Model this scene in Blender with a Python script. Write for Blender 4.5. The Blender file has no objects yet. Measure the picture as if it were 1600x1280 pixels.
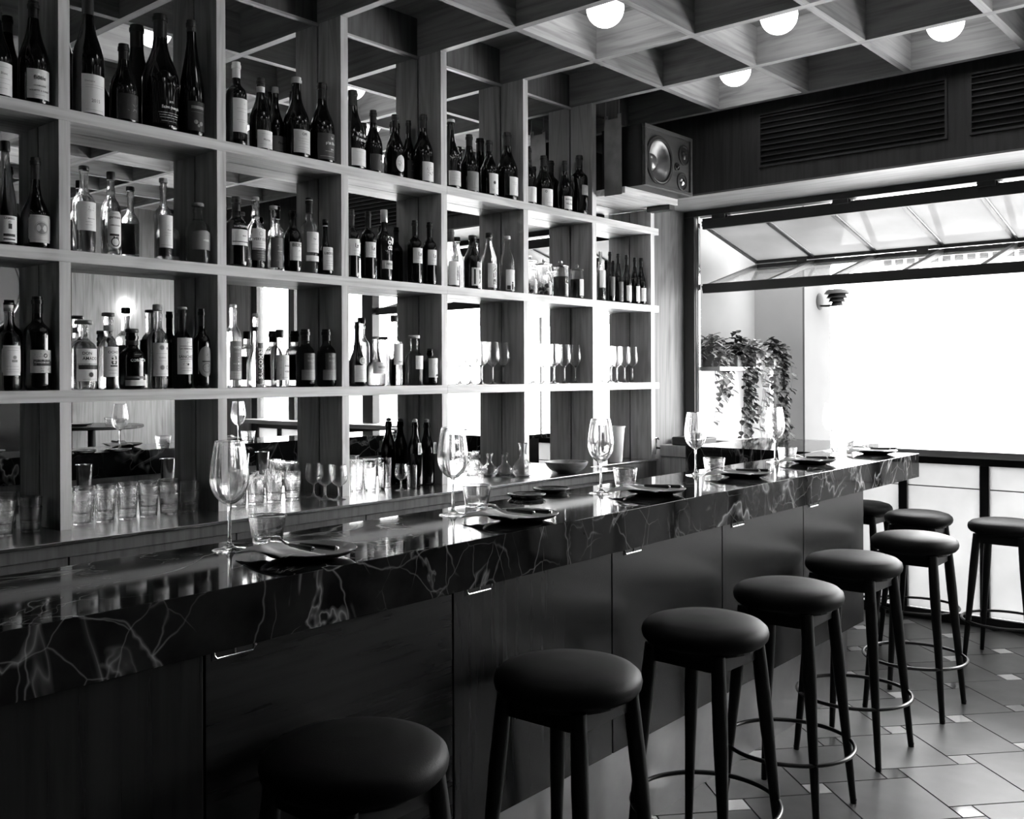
import bpy, bmesh, math, random
from mathutils import Vector, Matrix
random.seed(7)
C = bpy.context.scene.collection
PI = math.pi
sin, cos, tan, sqrt = math.sin, math.cos, math.tan, math.sqrt

# ------------------------------------------------------------------ camera (1600 x 1280)
SC = .96
H = 1.55 * SC
FP, CY = 1541.47, 589.15
YAW, PIT, ROL = math.radians(40.9192), math.radians(-.0517), math.radians(-.2327)
_d0 = Vector((cos(YAW), sin(YAW), 0)); _r0 = Vector((sin(YAW), -cos(YAW), 0)); _z = Vector((0, 0, 1))
FW = _d0 * cos(PIT) + _z * sin(PIT)
_u0 = -_d0 * sin(PIT) + _z * cos(PIT)
RT = _r0 * cos(ROL) + _u0 * sin(ROL)
UP = -_r0 * sin(ROL) + _u0 * cos(ROL)
O = Vector((0, 0, H))
def ray(px, py): return FW + RT * ((px - 800) / FP) + UP * ((CY - py) / FP)
def atX(px, py, X): d = ray(px, py); return O + d * (X / d.x)
def atY(px, py, Y): d = ray(px, py); return O + d * (Y / d.y)
def atZ(px, py, Z): d = ray(px, py); return O + d * ((Z - H) / d.z)

cam_data = bpy.data.cameras.new('camera')
cam = bpy.data.objects.new('camera', cam_data); C.objects.link(cam)
m = Matrix.Identity(4)
for i in range(3):
    m[i][0], m[i][1], m[i][2], m[i][3] = RT[i], UP[i], -FW[i], O[i]
cam.matrix_world = m
cam_data.sensor_fit = 'HORIZONTAL'; cam_data.sensor_width = 36.0
cam_data.lens = FP / 1600 * 36
cam_data.shift_y = -(640 - CY) / 1600
cam_data.clip_start = .05; cam_data.clip_end = 600
bpy.context.scene.camera = cam

# ------------------------------------------------------------------ key dimensions of the place
YS, YM = 3.542, 3.711            # front plane of the shelving, mirror plane
U0, US, UW = 1.611, .645, .042   # uprights: first, pitch, width
def U(i): return U0 + i * US
S1, S2, S3 = 2.459, 1.949, 1.443 # tops of the three shelves
ST = .043                        # shelf thickness
ZC = .939                        # back counter top
CB, CT = 3.142, 3.345            # underside of the coffer beams, ceiling panel
XW = 6.202                       # window plane
XV = 5.66                        # wall above the window with the air vents
ZS = 2.672                       # soffit underside
BT, BB, BK = 1.078, .957, .341   # bar: top, underside of stone edge, top of the toe kick
YL = -2.0                        # opposite side wall
XB = -2.3                        # wall behind the camera
EXPO = 1.42

# ------------------------------------------------------------------ materials
def newmat(name):
    mt = bpy.data.materials.new(name); mt.use_nodes = True
    nt = mt.node_tree
    for n in list(nt.nodes): nt.nodes.remove(n)
    out = nt.nodes.new('ShaderNodeOutputMaterial')
    return mt, nt, out
def N(nt, t, **kw):
    n = nt.nodes.new(t)
    for k, v in kw.items():
        if k in n.inputs: n.inputs[k].default_value = v
        else: setattr(n, k, v)
    return n
def g(v): return (v, v, v, 1)
def bsdf(nt, out, col=.5, rough=.5, metal=0, spec=.5, coat=0, trans=0, ior=1.45):
    b = N(nt, 'ShaderNodeBsdfPrincipled')
    b.inputs['Base Color'].default_value = g(col); b.inputs['Roughness'].default_value = rough
    b.inputs['Metallic'].default_value = metal; b.inputs['Specular IOR Level'].default_value = spec
    b.inputs['Coat Weight'].default_value = coat; b.inputs['Transmission Weight'].default_value = trans
    b.inputs['IOR'].default_value = ior; b.inputs['Coat Roughness'].default_value = .03
    nt.links.new(b.outputs[0], out.inputs[0])
    return b
def ramp(nt, fac, stops):
    r = N(nt, 'ShaderNodeValToRGB')
    el = r.color_ramp.elements
    while len(el) < len(stops): el.new(.5)
    for e, (p, c) in zip(el, stops): e.position = p; e.color = g(c)
    nt.links.new(fac, r.inputs[0]); return r
def mapping(nt, scale, loc=(0, 0, 0)):
    ge = N(nt, 'ShaderNodeNewGeometry'); mp = N(nt, 'ShaderNodeMapping')
    mp.inputs['Scale'].default_value = scale; mp.inputs['Location'].default_value = loc
    nt.links.new(ge.outputs['Position'], mp.inputs[0]); return mp
def plain(name, col, rough=.5, metal=0, spec=.5, coat=0, noise=0, nscale=20, bump=0):
    mt, nt, out = newmat(name)
    b = bsdf(nt, out, col, rough, metal, spec, coat)
    if noise or bump:
        mp = mapping(nt, (nscale,) * 3)
        nz = N(nt, 'ShaderNodeTexNoise', Scale=1.0, Detail=4.0); nt.links.new(mp.outputs[0], nz.inputs['Vector'])
        if noise:
            r = ramp(nt, nz.outputs[0], [(.3, col * (1 - noise)), (.7, min(1, col * (1 + noise)))])
            nt.links.new(r.outputs[0], b.inputs['Base Color'])
        if bump:
            bp = N(nt, 'ShaderNodeBump', Strength=bump, Distance=.002)
            nt.links.new(nz.outputs[0], bp.inputs['Height']); nt.links.new(bp.outputs[0], b.inputs['Normal'])
    return mt
def wood(name, col, axis, rough=.45, spec=.4, contrast=.32, loc=(0, 0, 0)):
    mt, nt, out = newmat(name)
    b = bsdf(nt, out, col, rough, 0, spec)
    sc = [38, 38, 38]; sc[axis] = 1.3
    mp = mapping(nt, sc, loc)
    n1 = N(nt, 'ShaderNodeTexNoise', Scale=1.0, Detail=5.0, Roughness=.62, Distortion=.35)
    nt.links.new(mp.outputs[0], n1.inputs['Vector'])
    sc2 = [5, 5, 5]; sc2[axis] = .7
    mp2 = mapping(nt, sc2, loc)
    n2 = N(nt, 'ShaderNodeTexNoise', Scale=1.0, Detail=3.0, Distortion=1.2); nt.links.new(mp2.outputs[0], n2.inputs['Vector'])
    # cathedral figure: rings of a low frequency field
    ml = N(nt, 'ShaderNodeMath', operation='MULTIPLY'); ml.inputs[1].default_value = 34.0
    nt.links.new(n2.outputs[0], ml.inputs[0])
    sn = N(nt, 'ShaderNodeMath', operation='SINE'); nt.links.new(ml.outputs[0], sn.inputs[0])
    md = N(nt, 'ShaderNodeMath', operation='MULTIPLY_ADD'); md.inputs[1].default_value = .085
    nt.links.new(sn.outputs[0], md.inputs[0]); nt.links.new(n1.outputs[0], md.inputs[2])
    r = ramp(nt, md.outputs[0], [(.28, col * (1 - contrast)), (.5, col), (.74, min(1, col * (1 + contrast * .7)))])
    nt.links.new(r.outputs[0], b.inputs['Base Color'])
    bp = N(nt, 'ShaderNodeBump', Strength=.12, Distance=.001)
    nt.links.new(n1.outputs[0], bp.inputs['Height']); nt.links.new(bp.outputs[0], b.inputs['Normal'])
    return mt
def marble(name):
    mt, nt, out = newmat(name)
    b = bsdf(nt, out, .01, .05, 0, .09)
    ge = N(nt, 'ShaderNodeNewGeometry')
    def mp_(seed, sc=(1, 1, 1)):
        mp = N(nt, 'ShaderNodeMapping'); mp.inputs['Location'].default_value = (seed, seed * 1.7, seed * .3)
        mp.inputs['Rotation'].default_value = (.5, .35, .6); mp.inputs['Scale'].default_value = sc
        nt.links.new(ge.outputs['Position'], mp.inputs[0]); return mp
    def masked(fac, seed, scale, lo, hi):
        mk = N(nt, 'ShaderNodeTexNoise', Scale=scale, Detail=2.0); nt.links.new(mp_(seed).outputs[0], mk.inputs['Vector'])
        mr = ramp(nt, mk.outputs[0], [(lo, 0), (hi, 1)])
        mu = N(nt, 'ShaderNodeMath', operation='MULTIPLY'); nt.links.new(fac, mu.inputs[0]); nt.links.new(mr.outputs[0], mu.inputs[1]); return mu
    def ridge(scale, w, bright, seed, lo, hi, detail=4.0, dist=.9):
        # a thin line where a smooth field crosses its middle value
        nz = N(nt, 'ShaderNodeTexNoise', Scale=scale, Detail=detail, Roughness=.55, Distortion=dist); nt.links.new(mp_(seed, (1, 1.4, .75)).outputs[0], nz.inputs['Vector'])
        r = ramp(nt, nz.outputs[0], [(.5 - w * 2.2, 0), (.5 - w * .5, bright * .35), (.5, bright), (.5 + w * .5, bright * .3), (.5 + w * 1.3, 0)])
        return masked(r.outputs[0], seed + 5, scale * .8, lo, hi)
    def crack(scale, amt, w, bright, seed, lo, hi):
        dn = N(nt, 'ShaderNodeTexNoise', Scale=7.0, Detail=3.0); nt.links.new(ge.outputs['Position'], dn.inputs['Vector'])
        mx = N(nt, 'ShaderNodeVectorMath', operation='MULTIPLY_ADD'); nt.links.new(dn.outputs['Color'], mx.inputs[0]); mx.inputs[1].default_value = (amt,) * 3
        nt.links.new(mp_(seed, (1, 1.6, .8)).outputs[0], mx.inputs[2])
        vo = N(nt, 'ShaderNodeTexVoronoi', feature='DISTANCE_TO_EDGE', Scale=scale); nt.links.new(mx.outputs[0], vo.inputs['Vector'])
        r = ramp(nt, vo.outputs['Distance'], [(0, bright), (w * .4, bright * .4), (w, 0)])
        return masked(r.outputs[0], seed + 9, scale * .5, lo, hi)
    parts = [ridge(1.7, .010, .36, 3.1, .42, .56), ridge(3.6, .011, .26, 11.7, .46, .6), crack(4.2, .10, .013, .20, 7.3, .42, .58), crack(8.5, .06, .014, .13, 2.9, .48, .62)]
    cl = N(nt, 'ShaderNodeTexNoise', Scale=7.0, Detail=6.0); nt.links.new(ge.outputs['Position'], cl.inputs['Vector'])
    acc = ramp(nt, cl.outputs[0], [(.35, .006), (.75, .026)])
    for p in parts:
        ad = N(nt, 'ShaderNodeMath', operation='ADD'); nt.links.new(acc.outputs[0], ad.inputs[0]); nt.links.new(p.outputs[0], ad.inputs[1]); acc = ad
    nt.links.new(acc.outputs[0], b.inputs['Base Color'])
    return mt
def glass(name, tint=1.0, ior=1.45, rough=0.0, through=.5):
    # clear glass: a share of straight see-through, the rest refracted and reflected
    mt, nt, out = newmat(name)
    b = N(nt, 'ShaderNodeBsdfGlass', IOR=ior, Roughness=rough); b.inputs['Color'].default_value = g(tint)
    t = N(nt, 'ShaderNodeBsdfTransparent'); t.inputs[0].default_value = g(tint)
    mx = N(nt, 'ShaderNodeMixShader'); mx.inputs[0].default_value = through
    nt.links.new(b.outputs[0], mx.inputs[1]); nt.links.new(t.outputs[0], mx.inputs[2])
    nt.links.new(mx.outputs[0], out.inputs[0]); return mt
def emit(name, s):
    mt, nt, out = newmat(name)
    e = N(nt, 'ShaderNodeEmission', Strength=s); e.inputs['Color'].default_value = g(1)
    nt.links.new(e.outputs[0], out.inputs[0]); return mt
def pane(name, clear, rest, rough=.05, refl=1.0):
    # window glass: partly see-through, partly scattering film, with a surface reflection
    mt, nt, out = newmat(name)
    t = N(nt, 'ShaderNodeBsdfTransparent'); t.inputs[0].default_value = g(clear)
    d = N(nt, 'ShaderNodeBsdfTranslucent'); d.inputs[0].default_value = g(rest)
    nz = N(nt, 'ShaderNodeTexNoise', Scale=2.5, Detail=4.0); ge = N(nt, 'ShaderNodeNewGeometry')
    nt.links.new(ge.outputs['Position'], nz.inputs['Vector'])
    r = ramp(nt, nz.outputs[0], [(.35, rest * .82), (.7, rest)]); nt.links.new(r.outputs[0], d.inputs[0])
    a = N(nt, 'ShaderNodeAddShader'); nt.links.new(t.outputs[0], a.inputs[0]); nt.links.new(d.outputs[0], a.inputs[1])
    gl = N(nt, 'ShaderNodeBsdfGlossy', Roughness=rough)
    fr = N(nt, 'ShaderNodeFresnel', IOR=1.45)
    fl = N(nt, 'ShaderNodeMath', operation='SUBTRACT'); fl.inputs[0].default_value = refl   # reflect on outer faces only
    nt.links.new(ge.outputs['Backfacing'], fl.inputs[1])
    fm = N(nt, 'ShaderNodeMath', operation='MULTIPLY', use_clamp=True); nt.links.new(fr.outputs[0], fm.inputs[0]); nt.links.new(fl.outputs[0], fm.inputs[1])
    mx = N(nt, 'ShaderNodeMixShader'); nt.links.new(fm.outputs[0], mx.inputs[0])
    nt.links.new(a.outputs[0], mx.inputs[1]); nt.links.new(gl.outputs[0], mx.inputs[2])
    nt.links.new(mx.outputs[0], out.inputs[0]); return mt

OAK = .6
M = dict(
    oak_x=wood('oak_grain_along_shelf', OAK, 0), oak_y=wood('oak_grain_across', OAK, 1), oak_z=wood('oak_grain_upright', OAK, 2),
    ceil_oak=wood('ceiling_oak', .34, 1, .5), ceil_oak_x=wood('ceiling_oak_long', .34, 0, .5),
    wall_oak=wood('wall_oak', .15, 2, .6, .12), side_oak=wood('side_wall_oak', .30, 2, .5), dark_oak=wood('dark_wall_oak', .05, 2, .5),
    bar_v=wood('bar_oak_upright', .018, 2, .27, .5), bar_h=wood('bar_oak_level', .018, 0, .27, .5),
    drawer_oak=wood('drawer_oak', .11, 2, .45), soffit=wood('soffit_oak', .2, 1, .5),
    marble=marble('dark_veined_marble'),
    steel=plain('brushed_steel', .55, .22, 1, noise=.08, nscale=60), toe=plain('toe_kick_steel', .34, .3, 1, noise=.1, nscale=8),
    bright_steel=plain('polished_steel', .75, .1, 1), tin=plain('shaker_tin_steel', .6, .18, 1),
    cutlery=plain('cutlery_steel', .5, .16, 1), wire=plain('hook_wire_steel', .8, .2, 1),
    black=plain('black_steel', .012, .38), frame=plain('window_frame_black', .016, .42), rubber=plain('black_rubber', .008, .6),
    plate_steel=plain('grey_steel_plate', .22, .35, .8, noise=.25, nscale=9),
    leather=plain('black_leather', .010, .5, 0, .13, bump=.25, nscale=420), stoolwood=wood('black_stained_wood', .012, 2, .42, .4),
    ring=plain('bronze_foot_ring', .10, .3, 1),
    tile=plain('floor_tile', .09, .42, noise=.22, nscale=6), insert=plain('floor_insert_glazed', .6, .12), insert_d=plain('floor_insert_dark', .12, .12),
    grout=plain('floor_grout', .012, .8),
    corner_oak=wood('corner_oak', .34, 2, .5),
    mirror=plain('mirror_silver', .86, 0, 1), globe=emit('lit_globe_glass', 2.6), sconce=emit('lit_sconce_glass', 8.0), led=emit('led_strip', 2.0),
    dark_glass=plain('dark_bottle_glass', .0035, .05, 0, .5), brown_glass=plain('brown_bottle_glass', .012, .06),
    clear=glass('clear_spirit_glass', .97, 1.38, 0, .35), pale=glass('pale_spirit_glass', .84, 1.38, 0, .3), amber=glass('amber_spirit_glass', .42, 1.38, 0, .3),
    thin=glass('drinking_glass', 1.0, 1.45, 0, .15), thin2=glass('shelf_drinking_glass', 1.0, 1.45, 0, .2), textured=glass('ribbed_glass', .9, 1.4, .12),
    white=plain('white_label', .72, .55), cream=plain('cream_label', .55, .55), grey=plain('grey_label', .22, .55), dgrey=plain('dark_grey_label', .06, .5),
    blacklabel=plain('black_label', .014, .45), ink=plain('printed_black', .015, .6), midink=plain('printed_grey', .22, .6), whiteink=plain('printed_white', .72, .5),
    cork=plain('cork_stopper', .32, .7, noise=.25, nscale=90), blackcap=plain('black_cap', .01, .4), whitecap=plain('white_cap', .68, .5), foil=plain('dark_foil', .014, .3),
    stopper=plain('dark_wood_stopper', .05, .4), silvercap=plain('silver_cap', .5, .3, .9), fruit=plain('steeped_fruit', .12, .5), darkliquid=plain('dark_liquid', .004, .05),
    plate=plain('dark_stoneware', .035, .3, 0, .5, .2), plate_in=plain('pale_stoneware', .34, .3, 0, .5, .2), napkin=plain('linen_napkin', .85, .9, bump=.3, nscale=500),
    bowl=wood('turned_wood_bowl', .28, 0, .5), tag=plain('paper_tag', .6, .7), string=plain('string', .3, .8), enamel=plain('white_enamel', .6, .3),
    cone=plain('speaker_cone_grey', .16, .34, .6), cap=plain('speaker_cap_grey', .2, .25, .6), baffle=wood('speaker_baffle_wood', .055, 0, .4), cabinet=wood('speaker_cabinet_wood', .012, 2, .5),
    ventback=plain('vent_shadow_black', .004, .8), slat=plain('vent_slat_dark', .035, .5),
    awning=pane('awning_glass', .02, .225, .1, .25), fixed=pane('window_glass', .85, .03), frosted=pane('frosted_panel', .03, .27, .3),
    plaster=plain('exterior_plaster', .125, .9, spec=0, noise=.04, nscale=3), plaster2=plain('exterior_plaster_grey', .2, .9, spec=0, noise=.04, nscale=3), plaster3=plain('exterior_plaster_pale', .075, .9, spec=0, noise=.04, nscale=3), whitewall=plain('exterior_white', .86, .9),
    ground=plain('pale_pavement', .6, .9), facade=plain('pale_facade', .8, .9), farwindow=plain('far_window', .01, .6), bark=plain('bark', .06, .9),
    leaf_d=plain('dark_leaf', .022, .6, spec=.15), leaf_m=plain('mid_leaf', .05, .6, spec=.15), leaf_l=plain('pale_leaf', .2, .7, spec=.1), pot=plain('pale_pot', .4, .8),
    lampgrey=plain('lamp_grey_metal', .014, .6, spec=.06), ledgewood=wood('ledge_wood', .35, 1, .3), darkroom=plain('dark_wall_paint', .03, .8), umbrella=plain('parasol_canvas', .5, .9),
    art=plain('picture_dark', .02, .3), disc=plain('round_panel_grey', .18, .4), tabletop=plain('table_top_dark', .03, .25),
)

# ------------------------------------------------------------------ mesh helpers
class MB:
    def __init__(s): s.v = []; s.f = []; s.mi = []
    def add(s, vs, fs, mi=0):
        o = len(s.v); s.v += [tuple(v) for v in vs]
        for f in fs: s.f.append(tuple(i + o for i in f)); s.mi.append(mi)
        return s
    def box(s, x0, x1, y0, y1, z0, z1, mi=0):
        vs = [(x, y, z) for z in (z0, z1) for y in (y0, y1) for x in (x0, x1)]
        return s.add(vs, [(0, 2, 3, 1), (4, 5, 7, 6), (0, 1, 5, 4), (2, 6, 7, 3), (0, 4, 6, 2), (1, 3, 7, 5)], mi)
    def lathe(s, prof, n=32, c=(0, 0, 0), axis='z', closed=False, mi=0, caps=True):
        # prof: (radius, height along axis)
        o = []; fs = []
        def put(a, r, h):
            x, y = r * cos(a), r * sin(a)
            p = {'z': (x, y, h), '-y': (x, -h, y), 'x': (h, x, y), '-x': (-h, -x, y)}[axis]
            return (p[0] + c[0], p[1] + c[1], p[2] + c[2])
        k = len(prof)
        for r, h in prof:
            for j in range(n): o.append(put(2 * PI * j / n, max(r, 1e-5), h))
        for i in range(k if closed else k - 1):
            i2 = (i + 1) % k
            for j in range(n):
                j2 = (j + 1) % n
                fs.append((i * n + j, i * n + j2, i2 * n + j2, i2 * n + j))
        if not closed and caps:
            if prof[0][0] > 1e-4: fs.append(tuple(range(n - 1, -1, -1)))
            if prof[-1][0] > 1e-4: fs.append(tuple((k - 1) * n + j for j in range(n)))
        return s.add(o, fs, mi)
    def tube(s, pts, r, n=8, closed=False, mi=0):
        pts = [Vector(p) for p in pts]; k = len(pts)
        rs = r if isinstance(r, (list, tuple)) else [r] * k
        o = []; fs = []
        ref = Vector((0, 0, 1))
        for i, p in enumerate(pts):
            a = pts[i - 1] if (i or closed) else p; b = pts[(i + 1) % k] if (i < k - 1 or closed) else p
            t = (b - a).normalized()
            u = t.cross(ref if abs(t.z) < .95 else Vector((1, 0, 0))).normalized(); w = u.cross(t)
            for j in range(n):
                a_ = 2 * PI * j / n; o.append(p + (u * cos(a_) + w * sin(a_)) * rs[i])
        for i in range(k if closed else k - 1):
            i2 = (i + 1) % k
            for j in range(n):
                j2 = (j + 1) % n; fs.append((i * n + j, i * n + j2, i2 * n + j2, i2 * n + j))
        if not closed: fs += [tuple(range(n - 1, -1, -1)), tuple((k - 1) * n + j for j in range(n))]
        return s.add(o, fs, mi)
    def grid(s, fn, nu, nv, mi=0, thick=None):
        o = [fn(i / nu, j / nv) for j in range(nv + 1) for i in range(nu + 1)]
        fs = [(j * (nu + 1) + i, j * (nu + 1) + i + 1, (j + 1) * (nu + 1) + i + 1, (j + 1) * (nu + 1) + i) for j in range(nv) for i in range(nu)]
        return s.add(o, fs, mi)
    def prism(s, pts, z0, z1, mi=0):
        k = len(pts)
        vs = [(x, y, z0) for x, y in pts] + [(x, y, z1) for x, y in pts]
        fs = [tuple(range(k - 1, -1, -1)), tuple(range(k, 2 * k))] + [(i, (i + 1) % k, k + (i + 1) % k, k + i) for i in range(k)]
        return s.add(vs, fs, mi)
    def mesh(s, name, mats, smooth=False, fix=True):
        me = bpy.data.meshes.new(name); me.from_pydata(s.v, [], s.f)
        for mt in (mats if isinstance(mats, (list, tuple)) else [mats]): me.materials.append(M[mt] if isinstance(mt, str) else mt)
        me.polygons.foreach_set('material_index', s.mi)
        if fix:
            b = bmesh.new(); b.from_mesh(me); bmesh.ops.recalc_face_normals(b, faces=b.faces); b.to_mesh(me); b.free()
        if smooth:
            me.polygons.foreach_set('use_smooth', [True] * len(me.polygons))
        me.update(); return me
def ob(name, mb, mats, parent=None, loc=None, smooth=False, bevel=0, angle=40, fix=True, solid=0):
    me = mb.mesh(name, mats, smooth, fix)
    o = bpy.data.objects.new(name, me); C.objects.link(o)
    if parent is not None: o.parent = parent
    if loc: o.location = loc
    if smooth:
        try: me.set_sharp_from_angle(angle=math.radians(angle))
        except Exception: pass
    if solid:
        md = o.modifiers.new('thickness', 'SOLIDIFY'); md.thickness = solid; md.offset = 0
    if bevel:
        md = o.modifiers.new('edge', 'BEVEL'); md.width = bevel; md.segments = 2; md.limit_method = 'ANGLE'
    return o
def tag(o, label, cat, group=None, kind=None):
    o['label'] = label; o['category'] = cat
    if group: o['group'] = group
    if kind: o['kind'] = kind
    return o
def thing(name, label, cat, loc=(0, 0, 0), rz=0, group=None):
    o = bpy.data.objects.new(name, None); C.objects.link(o)
    o.empty_display_size = .05
    o.location = loc; o.rotation_euler = (0, 0, rz)
    return tag(o, label, cat, group)
def struct(name, mb, mats, parent=None, **kw):
    o = ob(name, mb, mats, parent, **kw)
    if parent is None: o['kind'] = 'structure'
    return o
def dup(root, loc, rz=0, label=None, group=None, scale=None):
    r = root.copy(); C.objects.link(r); r.location = loc; r.rotation_euler = (0, 0, rz)
    if scale: r.scale = (scale,) * 3
    if label: r['label'] = label
    if group: r['group'] = group
    for ch in list(root.children):
        c = ch.copy(); C.objects.link(c); c.parent = r
        for gc in ch.children:
            d = gc.copy(); C.objects.link(d); d.parent = c
    return r

# ------------------------------------------------------------------ FLOOR (one surface: large tiles with small glazed inserts)
def build_floor():
    mb = MB()
    mb.box(XB - .3, 6.9, YL - .3, YM + .2, -.06, -.0025, 2)
    ang = math.radians(-41.1); L, s = .337, .085; gp = .0022
    ux, uy = Vector((cos(ang), sin(ang))), Vector((-sin(ang), cos(ang)))
    v1 = ux * L + uy * s; v2 = -ux * s + uy * L
    o0 = Vector((3.704, 1.342))
    def quad(c, a, hz, mi):
        h = a / 2 - gp
        vs = []
        for hh, z in ((h, -.003), (h, hz - .0012), (h - .0012, hz)):
            for sx, sy in ((-1, -1), (1, -1), (1, 1), (-1, 1)):
                p = c + ux * sx * hh + uy * sy * hh; vs.append((p.x, p.y, z))
        fs = [(8, 9, 10, 11)] + [(k * 4 + i, k * 4 + (i + 1) % 4, k * 4 + 4 + (i + 1) % 4, k * 4 + 4 + i) for k in range(2) for i in range(4)]
        mb.add(vs, fs, mi)
    for i in range(-26, 27):
        for j in range(-26, 27):
            c = o0 + v1 * i + v2 * j
            if not (XB - .2 < c.x < 6.55 and YL - .2 < c.y < YM): continue
            quad(c, s, 0, 1 if (i * 7 + j * 3) % 3 else 3)  # bright and dark inserts paint in the varying reflections of one glaze
            quad(c - ux * (s / 2 + L / 2) + uy * (L / 2 - s / 2), L, 0, 0)
    return struct('floor', mb, ['tile', 'insert', 'grout', 'insert_d'], fix=False)
build_floor()

# ------------------------------------------------------------------ WALLS, CEILING
mb = MB().box(XB - .2, XW + .1, YM + .008, YM + .25, 0, CT + .15); struct('wall_back', mb, 'wall_oak')
mb = MB().box(XB - .2, XW + .1, YL - .2, YL, 0, CT + .15); side = struct('wall_opposite', mb, 'side_oak')
mb = MB().box(XB - .2, XB, YL, YM, 0, CT + .15); struct('wall_behind', mb, 'darkroom')
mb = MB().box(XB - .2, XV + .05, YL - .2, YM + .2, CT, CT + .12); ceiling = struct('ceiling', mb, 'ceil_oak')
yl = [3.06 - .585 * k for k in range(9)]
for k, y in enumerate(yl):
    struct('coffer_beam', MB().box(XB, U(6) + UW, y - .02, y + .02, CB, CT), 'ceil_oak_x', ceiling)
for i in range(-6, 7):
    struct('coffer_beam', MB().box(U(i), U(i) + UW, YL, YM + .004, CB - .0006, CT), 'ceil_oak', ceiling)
# wall over the window with the soffit below it
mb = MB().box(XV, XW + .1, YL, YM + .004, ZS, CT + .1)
w = struct('wall_window', mb, 'dark_oak')  # faces away from the window; that shade is put into a darker oak colour
struct('soffit_board', MB().box(XV - .002, XW + .1, YL, YM + .003, ZS - .012, ZS), 'soffit', w)
struct('trim_1', MB().box(U(6) + UW + .004, XV - .001, YL, YM, CT - .05, CT), 'darkroom')  # dark strip painted in for the shadow in the gap beside the coffers
# pieces of the end wall beside the window
struct('wall_window_end', MB().box(XW - .05, XW + .1, YL, -1.63, 0, ZS), 'side_oak')

# ------------------------------------------------------------------ SHELVING with mirror panels
sh = thing('back_bar_shelving', 'tall pale oak grid shelving with mirror backs behind the bar', 'shelving', (0, 0, 0))
I0 = -2
for z in (S1, S2, S3):
    for a, b in ((U(I0), U(3) + .04), (U(3) + .0408, U(6) + UW + .052)):
        ob('shelf_board', MB().box(a, b, YS, YM - .002, z - ST, z), 'oak_x', sh, bevel=.0012)
segs = [(ZC, S3 - ST), (S3, S2 - ST), (S2, S1 - ST), (S1, CB - .001)]
for i in range(I0, 7):
    for k, (a, b) in enumerate(segs):
        if k == 3 and i == 6: b = 2.574
        ob('upright', MB().box(U(i), U(i) + UW, YS + .0015, YM - .003, a, b), 'oak_z', sh, bevel=.001)
for i in range(I0, 6):
    ob('mirror_panel', MB().box(U(i) + UW * .5 + .001, U(i + 1) + UW * .5 - .001, YM, YM + .006, ZC, CB), 'mirror', sh)
    if i not in (5,):
        ob('mirror_trim', MB().box(U(i) + UW, U(i + 1), YM - .012, YM, CB - .012, CB), 'oak_x', sh)

# ------------------------------------------------------------------ BACK COUNTER
bc = thing('back_counter', 'long steel topped back counter with wood drawer fronts under the shelving', 'counter', (1.6, 3.5, 0))
def loc_(mb, o): # shift a world-space mesh to a parent at o
    mb.v = [(x - o[0], y - o[1], z - o[2]) for x, y, z in mb.v]; return mb
bo = (1.6, 3.5, 0)
XE = 4.80
pts = [(XB + .02, 3.301), (XE, 3.301), (XE, 3.535), (U(6) + .07, 3.535), (U(6) + .07, YM - .001), (XB + .02, YM - .001)]
ob('countertop', loc_(MB().prism(pts, ZC - .012, ZC), bo), 'steel', bc, bevel=.001)
ob('edge_strip', loc_(MB().box(XB + .02, XE - .004, 3.312, 3.345, ZC - .055, ZC - .0125), bo), 'drawer_oak', bc)
ob('carcass', loc_(MB().box(XB + .02, XE - .01, 3.345, YM - .002, .08, ZC - .0125), bo), 'drawer_oak', bc)
ob('end_carcass', loc_(MB().box(XE - .01, U(6) + .06, 3.545, YM - .002, .0, ZC - .0125), bo), 'wall_oak', bc)
sx = [atY(369, 860, 3.325).x, atY(571, 806, 3.325).x]
dp = sx[1] - sx[0]
k0 = -4
for k in range(k0, 6):
    a, b = sx[0] + dp * k, sx[0] + dp * (k + 1)
    a = max(a, XB + .03); b = min(b, XE - .004)
    if b - a < .1: continue
    d = ob('drawer_front', loc_(MB().box(a + .003, b - .003, 3.322, 3.344, ZC - .30, ZC - .058), bo), 'drawer_oak', bc, bevel=.001)
    ob('cabinet_door', loc_(MB().box(a + .003, b - .003, 3.322, 3.344, .10, ZC - .306), bo), 'drawer_oak', bc, bevel=.001)

# ------------------------------------------------------------------ BAR COUNTER
BX, BY, BA = 2.88, 1.711, math.atan(.019)
bar = thing('bar_counter', 'long bar with dark veined marble top and dark oak front panels', 'bar', (BX, BY, 0), BA)
XEND = 5.245 - BX; XP = 4.53 - BX
def marble_prof(x0, x1, back):
    pf = [(0, BB), (0, BT), (back, BT), (back, BB - .02), (back - .022, BB - .02), (back - .022, BT - .03), (.022, BT - .03), (.022, BB)]
    k = len(pf); mb = MB()
    mb.add([(x, y, z) for x in (x0, x1) for y, z in pf], [tuple(range(k)), tuple(range(2 * k - 1, k - 1, -1))] + [(i, (i + 1) % k, k + (i + 1) % k, k + i) for i in range(k)])
    return mb
mbt = marble_prof(XB + .25 - BX, XEND, .47)
ob('marble_top', mbt, 'marble', bar, bevel=.0015)
ob('end_apron', MB().box(XEND - .022, XEND - .0005, .0225, .4475, BB, BT - .0305), 'marble', bar)
ob('body', MB().box(XB + .25 - BX, XP - .012, .05, .40, BK, BB + .05), 'black', bar)
ob('toe_kick', MB().box(XB + .25 - BX, XP + .02, .115, .37, 0, BK), 'toe', bar)
seam = [1.053 + .7019 * k - BX for k in range(-4, 6)]
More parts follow.
